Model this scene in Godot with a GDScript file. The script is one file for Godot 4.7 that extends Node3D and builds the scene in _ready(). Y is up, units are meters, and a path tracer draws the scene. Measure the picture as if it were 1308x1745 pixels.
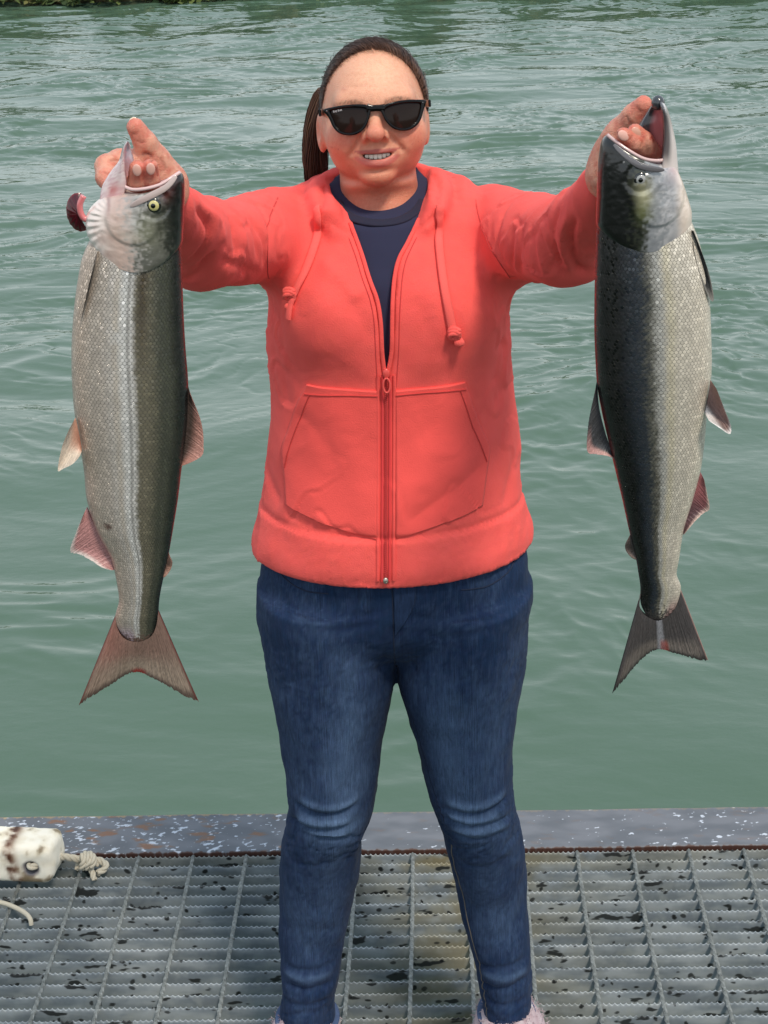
extends Node3D
# A person on a steel grating dock holds up two salmon in front of a green river.

class Geo:
	var v := PackedVector3Array()
	var n := PackedVector3Array()
	var c := PackedColorArray()
	var uv := PackedVector2Array()
	var i := PackedInt32Array()
	func add(o: Geo) -> void:
		var base := v.size()
		v.append_array(o.v); n.append_array(o.n); c.append_array(o.c); uv.append_array(o.uv)
		for k in o.i:
			i.append(k + base)
	func normals() -> void:
		n = PackedVector3Array(); n.resize(v.size())
		for k in range(0, i.size(), 3):
			var a := i[k]; var b := i[k + 1]; var d := i[k + 2]
			var f := (v[d] - v[a]).cross(v[b] - v[a])
			n[a] += f; n[b] += f; n[d] += f
		for k in n.size():
			n[k] = n[k].normalized() if n[k].length_squared() > 1e-30 else Vector3.UP
	func paint(col: Color) -> Geo:
		c.resize(v.size()); c.fill(col)
		return self
	func moved(t: Transform3D) -> Geo:
		for k in v.size():
			v[k] = t * v[k]
		if n.size():
			for k in n.size():
				n[k] = (t.basis * n[k]).normalized()
		return self

class Prof:
	var y0 := 0.0
	var y1 := 0.0
	var k := 200.0
	var cx := PackedFloat32Array()
	var hw := PackedFloat32Array()
	var cz := PackedFloat32Array()
	var bf := PackedFloat32Array()
	var bb := PackedFloat32Array()

var rough_noise := FastNoiseLite.new()
var fold_noise := FastNoiseLite.new()
var spot_noise := FastNoiseLite.new()
var torso: Prof
var leg_left: Prof
var leg_right: Prof
var pelvis: Prof
var opening: PackedVector2Array
var head_xf := Transform3D(Basis(Vector3(0.9986,0.0345,-0.04), Vector3(-0.04,0.9884,-0.1464), Vector3(0.0345,0.1478,0.9884)), Vector3(0.0047,1.4267,0.02))
var head_inv: Transform3D
var creases: Array = []
var knees: Array = []
var hand_lines: Array = [[], []]
var chain_p: Array = [[], []]
var chain_r: Array = [[], []]
var rng := RandomNumberGenerator.new()

# ---------------------------------------------------------------- small helpers
func s(r: float, g: float, b: float) -> Color:
	return Color(r / 255.0, g / 255.0, b / 255.0).srgb_to_linear()

func sst(a: float, b: float, x: float) -> float:
	return smoothstep(a, b, x)

func noise(seed_: int, freq: float, oct := 3) -> FastNoiseLite:
	var f := FastNoiseLite.new()
	f.seed = seed_; f.frequency = freq; f.noise_type = FastNoiseLite.TYPE_SIMPLEX_SMOOTH
	f.fractal_type = FastNoiseLite.FRACTAL_FBM; f.fractal_octaves = oct
	return f

func mat(col: Color, rough: float, metal := 0.0, vcol := true) -> StandardMaterial3D:
	var m := StandardMaterial3D.new()
	m.albedo_color = col; m.roughness = rough; m.metallic = metal
	m.vertex_color_use_as_albedo = vcol
	return m

func mesh_of(g: Geo, m: Material) -> ArrayMesh:
	if g.n.size() != g.v.size():
		g.normals()
	var a := []
	a.resize(Mesh.ARRAY_MAX)
	a[Mesh.ARRAY_VERTEX] = g.v; a[Mesh.ARRAY_NORMAL] = g.n; a[Mesh.ARRAY_INDEX] = g.i
	if g.c.size() == g.v.size():
		a[Mesh.ARRAY_COLOR] = g.c
	if g.uv.size() == g.v.size():
		a[Mesh.ARRAY_TEX_UV] = g.uv
	var am := ArrayMesh.new()
	am.add_surface_from_arrays(Mesh.PRIMITIVE_TRIANGLES, a)
	am.surface_set_material(0, m)
	return am

func put(called: String, g: Geo, m: Material, parent: Node3D) -> MeshInstance3D:
	var o := MeshInstance3D.new()
	o.name = called
	o.mesh = mesh_of(g, m)
	if parent != self:
		var at := Vector3.ZERO
		var q: Node = parent
		while q != self:
			at += (q as Node3D).position
			q = q.get_parent()
		o.position = -at
	parent.add_child(o, true)
	return o

func thing(called: String, label: String, category: String, at: Vector3, group := "") -> Node3D:
	var o := Node3D.new()
	o.name = called; o.position = at
	o.set_meta("label", label); o.set_meta("category", category)
	if group:
		o.set_meta("group", group)
	add_child(o, true)
	return o

func cr(p: PackedVector3Array, t: float) -> Vector3:
	var m := p.size() - 1
	var x := clampf(t, 0.0, 1.0) * m
	var k := mini(int(x), m - 1)
	var f := x - k
	var a := p[maxi(k - 1, 0)]; var b := p[k]; var c := p[k + 1]; var d := p[mini(k + 2, m)]
	return b.cubic_interpolate(c, a, d, f)

func crf(p: PackedFloat32Array, t: float) -> float:
	var m := p.size() - 1
	var x := clampf(t, 0.0, 1.0) * m
	var k := mini(int(x), m - 1)
	return lerpf(p[k], p[k + 1], x - k)

func dense(p: PackedVector3Array, count: int) -> PackedVector3Array:
	var out := PackedVector3Array()
	for k in count:
		out.append(cr(p, k / float(count - 1)))
	return out

# grid of rows x columns of vertices made into quads; "around" closes the columns
func grid_index(g: Geo, rows: int, cols: int, around: bool, flip := false, base := 0) -> void:
	for r in rows - 1:
		for k in (cols if around else cols - 1):
			var a := base + r * cols + k
			var b := base + r * cols + (k + 1) % cols
			var c := a + cols
			var d := b + cols
			if flip:
				g.i.append_array(PackedInt32Array([a, c, b, b, c, d]))
			else:
				g.i.append_array(PackedInt32Array([a, b, c, b, d, c]))

# a tube along points; radius per point; flat < 1 squashes across "up"
func tube(p: PackedVector3Array, r: PackedFloat32Array, sides: int, flat := 1.0, up := Vector3.ZERO, caps := true, twist := 0.0) -> Geo:
	var g := Geo.new()
	var m := p.size()
	var t0 := (p[1] - p[0]).normalized()
	var side := t0.cross(up if up != Vector3.ZERO else (Vector3.UP if absf(t0.y) < 0.9 else Vector3.RIGHT)).normalized()
	var run := 0.0
	for k in m:
		var t := (p[mini(k + 1, m - 1)] - p[maxi(k - 1, 0)]).normalized()
		if up != Vector3.ZERO:
			side = t.cross(up).normalized()
		else:
			side = (side - t * side.dot(t)).normalized()
		var nn := side.cross(t)
		if k > 0:
			run += p[k].distance_to(p[k - 1])
		var rad := r[mini(k, r.size() - 1)]
		for q in sides:
			var a := TAU * q / sides + twist * run
			g.v.append(p[k] + side * cos(a) * rad + nn * sin(a) * rad * flat)
			g.uv.append(Vector2(q / float(sides), run))
	grid_index(g, m, sides, true)
	if caps:
		for e in 2:
			var c := g.v.size()
			g.v.append(p[0 if e == 0 else m - 1]); g.uv.append(Vector2())
			var b := 0 if e == 0 else (m - 1) * sides
			for q in sides:
				if e == 0:
					g.i.append_array(PackedInt32Array([c, b + (q + 1) % sides, b + q]))
				else:
					g.i.append_array(PackedInt32Array([c, b + q, b + (q + 1) % sides]))
	return g

func ball(at: Vector3, r: Vector3, rows := 10, cols := 16) -> Geo:
	var g := Geo.new()
	for a in rows + 1:
		var th := PI * a / rows
		for b in cols:
			var ph := TAU * b / cols
			g.v.append(at + Vector3(sin(th) * cos(ph), cos(th), sin(th) * sin(ph)) * r)
	grid_index(g, rows + 1, cols, true, true)
	return g

func slab(size: Vector3, bevel: float) -> Geo:   # bevelled box: each face an inset quad, edges and corners joined
	var g := Geo.new()
	var h := size / 2.0
	var inn := h - Vector3.ONE * bevel
	for ax in 3:
		for sg in [-1.0, 1.0]:
			var u := (ax + 1) % 3; var w := (ax + 2) % 3
			for q in 4:
				var p := Vector3.ZERO
				p[ax] = sg * h[ax]
				p[u] = (-1.0 if q == 0 or q == 3 else 1.0) * inn[u]
				p[w] = (-1.0 if q < 2 else 1.0) * inn[w]
				g.v.append(p)
	var face := func(ax: int, sg: int) -> int: return (ax * 2 + sg) * 4
	var quad := func(a: int, b: int, c: int, d: int) -> void:
		var nn := (g.v[c] - g.v[a]).cross(g.v[b] - g.v[a])
		if nn.dot(g.v[a] + g.v[c] + g.v[b] + g.v[d]) > 0.0:
			g.i.append_array(PackedInt32Array([a, b, c, a, c, d]))
		else:
			g.i.append_array(PackedInt32Array([a, c, b, a, d, c]))
	var find := func(ax: int, sg: int, p: Vector3) -> int:
		for q in 4:
			var vtx: Vector3 = g.v[face.call(ax, sg) + q]
			if signf(vtx.x) == signf(p.x) and signf(vtx.y) == signf(p.y) and signf(vtx.z) == signf(p.z):
				return face.call(ax, sg) + q
		return 0
	for ax in 3:
		for sg in 2:
			var b: int = face.call(ax, sg)
			quad.call(b, b + 1, b + 2, b + 3)
	for ax in 3:
		var u := (ax + 1) % 3; var w := (ax + 2) % 3
		for su in [-1.0, 1.0]:
			for sw in [-1.0, 1.0]:
				var p := Vector3.ZERO
				p[u] = su; p[w] = sw
				var lo := p; var hi := p
				lo[ax] = -1; hi[ax] = 1
				var iu := 0 if su < 0 else 1; var iw := 0 if sw < 0 else 1
				quad.call(find.call(u, iu, lo), find.call(u, iu, hi), find.call(w, iw, hi), find.call(w, iw, lo))
	for x in [-1.0, 1.0]:
		for y in [-1.0, 1.0]:
			for z in [-1.0, 1.0]:
				var p := Vector3(x, y, z)
				var a: int = find.call(0, 0 if x < 0 else 1, p); var b: int = find.call(1, 0 if y < 0 else 1, p); var c: int = find.call(2, 0 if z < 0 else 1, p)
				var nn := (g.v[c] - g.v[a]).cross(g.v[b] - g.v[a])
				g.i.append_array(PackedInt32Array([a, b, c] if nn.dot(p) > 0.0 else [a, c, b]))
	return g

func flat_shaded(g: Geo) -> Geo:
	var o := Geo.new()
	for k in range(0, g.i.size(), 3):
		var f := (g.v[g.i[k + 2]] - g.v[g.i[k]]).cross(g.v[g.i[k + 1]] - g.v[g.i[k]]).normalized()
		for q in 3:
			o.v.append(g.v[g.i[k + q]]); o.n.append(f); o.i.append(k + q)
			if g.uv.size() == g.v.size():
				o.uv.append(g.uv[g.i[k + q]])
			if g.c.size() == g.v.size():
				o.c.append(g.c[g.i[k + q]])
	return o

# ---------------------------------------------------------------- distance fields and their mesh
func smin(a: float, b: float, k: float) -> float:
	var h := maxf(k - absf(a - b), 0.0) / k
	return minf(a, b) - h * h * k * 0.25

func smax(a: float, b: float, k: float) -> float:
	return -smin(-a, -b, k)

func cap(p: Vector3, a: Vector3, b: Vector3, ra: float, rb: float) -> float:
	var ab := b - a
	var t := clampf((p - a).dot(ab) / ab.length_squared(), 0.0, 1.0)
	return p.distance_to(a + ab * t) - lerpf(ra, rb, t)

func ell(p: Vector3, c: Vector3, r: Vector3) -> float:
	var q := (p - c) / r
	var k := q.length()
	if k < 1e-4:
		return -minf(r.x, minf(r.y, r.z))
	return (k - 1.0) * k / (q / r).length()

func make_prof(rows: PackedVector3Array, z: PackedFloat32Array, front: PackedFloat32Array, back: PackedFloat32Array) -> Prof:
	# rows run downwards: (y, centre x, half width)
	var P := Prof.new()
	P.y1 = rows[0].x; P.y0 = rows[rows.size() - 1].x
	var count := int((P.y1 - P.y0) * P.k) + 2
	for q in count:
		var y := minf(P.y0 + q / P.k, P.y1)
		var e := 0
		while e < rows.size() - 2 and rows[e + 1].x > y:
			e += 1
		var f := clampf((rows[e].x - y) / (rows[e].x - rows[e + 1].x), 0.0, 1.0)
		var e0 := maxi(e - 1, 0); var e3 := mini(e + 2, rows.size() - 1)
		var r := rows[e].cubic_interpolate(rows[e + 1], rows[e0], rows[e3], f)
		P.cx.append(r.y); P.hw.append(r.z)
		P.cz.append(lerpf(z[mini(e, z.size() - 1)], z[mini(e + 1, z.size() - 1)], f))
		P.bf.append(cubic_interpolate(front[e], front[e + 1], front[e0], front[e3], f))
		P.bb.append(cubic_interpolate(back[e], back[e + 1], back[e0], back[e3], f))
	return P

func sd_prof(P: Prof, p: Vector3, off := 0.0) -> float:
	var yy := clampf(p.y, P.y0, P.y1)
	var x := (yy - P.y0) * P.k
	var k := mini(int(x), P.cx.size() - 2)
	var f := x - k
	var dx := p.x - lerpf(P.cx[k], P.cx[k + 1], f)
	var dz := p.z - lerpf(P.cz[k], P.cz[k + 1], f)
	var a := lerpf(P.hw[k], P.hw[k + 1], f) - off
	var b := (lerpf(P.bf[k], P.bf[k + 1], f) if dz > 0.0 else lerpf(P.bb[k], P.bb[k + 1], f)) - off
	a = maxf(a, 0.004); b = maxf(b, 0.004)
	var u := dx / a; var w := dz / b
	var q := sqrt(u * u + w * w)
	var d := -minf(a, b)
	if q > 1e-3:
		d = (q - 1.0) * q / sqrt(u * u / (a * a) + w * w / (b * b))
	var dy := absf(p.y - yy)
	if dy > 0.0:
		return sqrt(maxf(d, 0.0) * maxf(d, 0.0) + dy * dy) if d > 0.0 else dy
	return d

func nets(sdf: Callable, lo: Vector3, hi: Vector3, h: float, fudge := 1.5) -> Geo:
	var g := Geo.new()
	var bx := int(ceil((hi.x - lo.x) / h / 16.0)); var by := int(ceil((hi.y - lo.y) / h / 16.0)); var bz := int(ceil((hi.z - lo.z) / h / 16.0))
	var nx := bx * 16 + 1; var ny := by * 16 + 1; var nz := bz * 16 + 1
	var sy := nx; var sz := nx * ny
	var val := PackedFloat32Array(); val.resize(nx * ny * nz); val.fill(1e9)
	var vid := PackedInt32Array(); vid.resize(nx * ny * nz); vid.fill(-1)
	var blocks := PackedInt32Array()
	var big := h * 8.0 * 1.7321 * fudge
	var small := h * 2.0 * 1.7321 * fudge
	for K in bz:
		for J in by:
			for I in bx:
				var c := lo + Vector3(I * 16 + 8, J * 16 + 8, K * 16 + 8) * h
				if absf(sdf.call(c)) > big:
					continue
				for kk in 4:
					for jj in 4:
						for ii in 4:
							var c2 := lo + Vector3(I * 16 + ii * 4 + 2, J * 16 + jj * 4 + 2, K * 16 + kk * 4 + 2) * h
							if absf(sdf.call(c2)) <= small:
								blocks.append((I * 16 + ii * 4) + (J * 16 + jj * 4) * sy + (K * 16 + kk * 4) * sz)
	for b in blocks:
		for kk in 5:
			for jj in 5:
				for ii in 5:
					var at := b + ii + jj * sy + kk * sz
					if val[at] == 1e9:
						var i0 := at % nx
						var j0 := (at / nx) % ny
						val[at] = sdf.call(lo + Vector3(i0, j0, at / sz) * h)
	var corner := PackedInt32Array([0, 1, sy, sy + 1, sz, sz + 1, sz + sy, sz + sy + 1])
	var ea := PackedInt32Array([0, 2, 4, 6, 0, 1, 4, 5, 0, 1, 2, 3])
	var eb := PackedInt32Array([1, 3, 5, 7, 2, 3, 6, 7, 4, 5, 6, 7])
	var cells := PackedInt32Array()
	var cv := PackedFloat32Array(); cv.resize(8)
	for b in blocks:
		for kk in 4:
			for jj in 4:
				for ii in 4:
					var at := b + ii + jj * sy + kk * sz
					var neg := 0
					for q in 8:
						cv[q] = val[at + corner[q]]
						if cv[q] < 0.0:
							neg += 1
					if neg == 0 or neg == 8:
						continue
					var sum := Vector3.ZERO
					var cnt := 0
					for e in 12:
						var va := cv[ea[e]]; var vb := cv[eb[e]]
						if (va < 0.0) != (vb < 0.0):
							var t := va / (va - vb)
							var A := ea[e]; var B := eb[e]
							var pa := Vector3(A & 1, (A >> 1) & 1, A >> 2)
							var pb := Vector3(B & 1, (B >> 1) & 1, B >> 2)
							sum += pa.lerp(pb, t)
							cnt += 1
					vid[at] = g.v.size()
					g.v.append(lo + (Vector3(at % nx, (at / nx) % ny, at / sz) + sum / cnt) * h)
					cells.append(at)
	for at in cells:
		var v0 := val[at] < 0.0
		for ax in 3:
			var st := 1 if ax == 0 else (sy if ax == 1 else sz)
			if (val[at + st] < 0.0) == v0:
				continue
			var s1 := sy if ax == 0 else (sz if ax == 1 else 1)
			var s2 := sz if ax == 0 else (1 if ax == 1 else sy)
			if at - s1 - s2 < 0:
				continue
			var a := vid[at]; var b := vid[at - s1]; var c := vid[at - s1 - s2]; var d := vid[at - s2]
			if a < 0 or b < 0 or c < 0 or d < 0:
				continue
			if v0:
				g.i.append_array(PackedInt32Array([a, c, b, a, d, c]))
			else:
				g.i.append_array(PackedInt32Array([a, b, c, a, c, d]))
	g.normals()
	return g

func grad(sdf: Callable, p: Vector3) -> Vector3:
	var e := 0.0015
	var d: float = sdf.call(p)
	return Vector3(sdf.call(p + Vector3(e, 0, 0)) - d, sdf.call(p + Vector3(0, e, 0)) - d, sdf.call(p + Vector3(0, 0, e)) - d).normalized()

# nearest point of a field's surface, reached mostly along z so that places keep their height
func snap(sdf: Callable, p: Vector3) -> Array:
	var n := Vector3.BACK
	for k in 7:
		var d: float = sdf.call(p)
		n = grad(sdf, p)
		if n.z > 0.35:
			p.z -= d / n.z * 0.8
		else:
			p -= n * d
	return [p, n]

func on_surface(sdf: Callable, disp: Callable, pts: PackedVector3Array, count: int, lift: float) -> Array:
	var out := PackedVector3Array()
	var nn := PackedVector3Array()
	for q in dense(pts, count):
		var r := snap(sdf, land(sdf, q))
		out.append(r[0] + r[1] * (disp.call(r[0], r[1]) + lift)); nn.append(r[1])
	return [out, nn]

# a cord or seam that lies on a surface: an ellipse section, wide along the surface
func seam(sdf: Callable, disp: Callable, pts: PackedVector3Array, count: int, half_width: float, thick: float, lift := 0.0) -> Geo:
	var r := on_surface(sdf, disp, pts, count, lift)
	var p: PackedVector3Array = r[0]
	var nn: PackedVector3Array = r[1]
	var g := Geo.new()
	var run := 0.0
	for k in count:
		var t := (p[mini(k + 1, count - 1)] - p[maxi(k - 1, 0)]).normalized()
		var side := t.cross(nn[k]).normalized()
		if k > 0:
			run += p[k].distance_to(p[k - 1])
		for q in 8:
			var a := TAU * q / 8.0
			g.v.append(p[k] + side * cos(a) * half_width + nn[k] * sin(a) * thick)
			g.uv.append(Vector2(q / 8.0, run))
	grid_index(g, count, 8, true)
	return g

# a sewn-on patch between two edges
func patch(sdf: Callable, disp: Callable, left: PackedVector3Array, right: PackedVector3Array, nu: int, nv: int, lift: float) -> Geo:
	var g := Geo.new()
	for r in nv + 3:
		var v := clampf((r - 1) / float(nv), 0.0, 1.0)
		for c in nu + 3:
			var u := clampf((c - 1) / float(nu), 0.0, 1.0)
			var p := cr(left, v).lerp(cr(right, v), u)
			var q := snap(sdf, p)
			var l := lift if r > 0 and r < nv + 2 and c > 0 and c < nu + 2 else -0.004
			g.v.append(q[0] + q[1] * (disp.call(q[0], q[1]) + l))
			g.uv.append(Vector2(u, v))
	grid_index(g, nv + 3, nu + 3, false)
	return g

func flat_disp(_p: Vector3, _n: Vector3) -> float:
	return 0.0

# ---------------------------------------------------------------- the person's fields
func setup_fields() -> void:
	head_inv = head_xf.affine_inverse()
	torso = make_prof(PackedVector3Array([Vector3(1.3458,0.0131,0.049), Vector3(1.3384,0.0158,0.0788), Vector3(1.3304,0.0152,0.0989), Vector3(1.3202,0.0149,0.1159), Vector3(1.3069,0.016,0.1301), Vector3(1.2809,0.0174,0.1432), Vector3(1.2434,0.0173,0.1512), Vector3(1.2054,0.0169,0.1553), Vector3(1.1591,0.0147,0.1566), Vector3(1.1119,0.0156,0.1588), Vector3(1.0638,0.0164,0.1609), Vector3(1.0149,0.0161,0.1651), Vector3(0.9736,0.0141,0.1694), Vector3(0.9317,0.0109,0.175), Vector3(0.9062,0.0101,0.1805), Vector3(0.8805,0.0094,0.1884), Vector3(0.8624,0.0088,0.1898)]),
		PackedFloat32Array([0.0, 0.005, 0.01, 0.015, 0.02, 0.025, 0.03]),
		PackedFloat32Array([0.03, 0.05, 0.062, 0.07, 0.082, 0.098, 0.118, 0.128, 0.13, 0.128, 0.13, 0.136, 0.142, 0.148, 0.152, 0.155, 0.152]),
		PackedFloat32Array([0.05, 0.065, 0.08, 0.09, 0.095, 0.1, 0.105, 0.105, 0.1, 0.095, 0.095, 0.1, 0.105, 0.11, 0.115, 0.12, 0.118]))
	leg_left = make_prof(PackedVector3Array([Vector3(0.811,-0.0848,0.0876), Vector3(0.7668,-0.0845,0.0907), Vector3(0.7219,-0.0813,0.091), Vector3(0.6764,-0.0805,0.0889), Vector3(0.6228,-0.0821,0.0791), Vector3(0.5834,-0.0835,0.0718), Vector3(0.5453,-0.0848,0.0669), Vector3(0.5087,-0.0864,0.0632), Vector3(0.4796,-0.0894,0.0601), Vector3(0.4503,-0.0957,0.0587), Vector3(0.4168,-0.1044,0.057), Vector3(0.3565,-0.1124,0.0584), Vector3(0.2856,-0.1213,0.0543), Vector3(0.2227,-0.1296,0.0479), Vector3(0.168,-0.1345,0.0443), Vector3(0.1213,-0.14,0.0407), Vector3(0.0805,-0.1438,0.0418)]),
		PackedFloat32Array([0.05, 0.05, 0.055, 0.058, 0.062, 0.066, 0.07, 0.075, 0.078, 0.075, 0.068, 0.058, 0.05, 0.052, 0.058, 0.06, 0.06]),
		PackedFloat32Array([0.12, 0.118, 0.113, 0.108, 0.1, 0.095, 0.09, 0.084, 0.08, 0.076, 0.072, 0.066, 0.06, 0.055, 0.052, 0.05, 0.05]),
		PackedFloat32Array([0.12, 0.118, 0.11, 0.102, 0.095, 0.088, 0.082, 0.076, 0.072, 0.072, 0.074, 0.078, 0.076, 0.07, 0.062, 0.056, 0.054]))
	leg_right = make_prof(PackedVector3Array([Vector3(0.8035,0.1076,0.0874), Vector3(0.7595,0.1039,0.0889), Vector3(0.7149,0.0989,0.09), Vector3(0.6694,0.0962,0.0871), Vector3(0.6155,0.0999,0.076), Vector3(0.5626,0.1033,0.0668), Vector3(0.528,0.1058,0.0626), Vector3(0.5047,0.1076,0.06), Vector3(0.4792,0.1119,0.0581), Vector3(0.4544,0.1166,0.0575), Vector3(0.4153,0.1255,0.0562), Vector3(0.3718,0.1315,0.0553), Vector3(0.311,0.1388,0.0525), Vector3(0.2523,0.1449,0.0482), Vector3(0.1924,0.1525,0.0425), Vector3(0.1325,0.1588,0.0389), Vector3(0.075,0.1596,0.0366)]),
		PackedFloat32Array([0.05, 0.05, 0.055, 0.058, 0.062, 0.066, 0.07, 0.075, 0.078, 0.075, 0.068, 0.058, 0.05, 0.052, 0.058, 0.06, 0.06]),
		PackedFloat32Array([0.12, 0.118, 0.113, 0.108, 0.1, 0.095, 0.09, 0.084, 0.08, 0.076, 0.072, 0.066, 0.06, 0.055, 0.052, 0.05, 0.05]),
		PackedFloat32Array([0.12, 0.118, 0.11, 0.102, 0.095, 0.088, 0.082, 0.076, 0.072, 0.072, 0.074, 0.078, 0.076, 0.07, 0.062, 0.056, 0.054]))
	pelvis = make_prof(PackedVector3Array([Vector3(0.8891,0.0127,0.1682), Vector3(0.8668,0.0125,0.1747), Vector3(0.8374,0.012,0.1823), Vector3(0.776,0.0098,0.1847), Vector3(0.7493,0.009,0.1776), Vector3(0.7277,0.0087,0.1545), Vector3(0.7151,0.0066,0.1048)]),
		PackedFloat32Array([0.045, 0.045, 0.048, 0.05, 0.05, 0.05, 0.05]),
		PackedFloat32Array([0.128, 0.126, 0.124, 0.115, 0.1, 0.08, 0.05]),
		PackedFloat32Array([0.12, 0.125, 0.13, 0.125, 0.11, 0.09, 0.06]))
	for q in [Vector3(-0.0492,1.347,0.06), Vector3(-0.0395,1.3344,0.08), Vector3(-0.0281,1.3142,0.1), Vector3(-0.0151,1.2837,0.13), Vector3(-0.0057,1.2517,0.13), Vector3(0.0026,1.2253,0.13), Vector3(0.0059,1.1965,0.13), Vector3(0.0061,1.1592,0.13), Vector3(0.0074,1.1305,0.13), Vector3(0.0095,1.1305,0.13), Vector3(0.014,1.159,0.13), Vector3(0.0166,1.1961,0.13), Vector3(0.0189,1.2247,0.13), Vector3(0.0219,1.2536,0.13), Vector3(0.0282,1.2764,0.13), Vector3(0.0407,1.2988,0.13), Vector3(0.054,1.3163,0.1), Vector3(0.0662,1.3357,0.07), Vector3(0.0724,1.3565,0.05), Vector3(0.0119,1.3729,0.05), Vector3(-0.0527,1.368,0.05)]:
		opening.append(Vector2(q.x, q.y))
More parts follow.
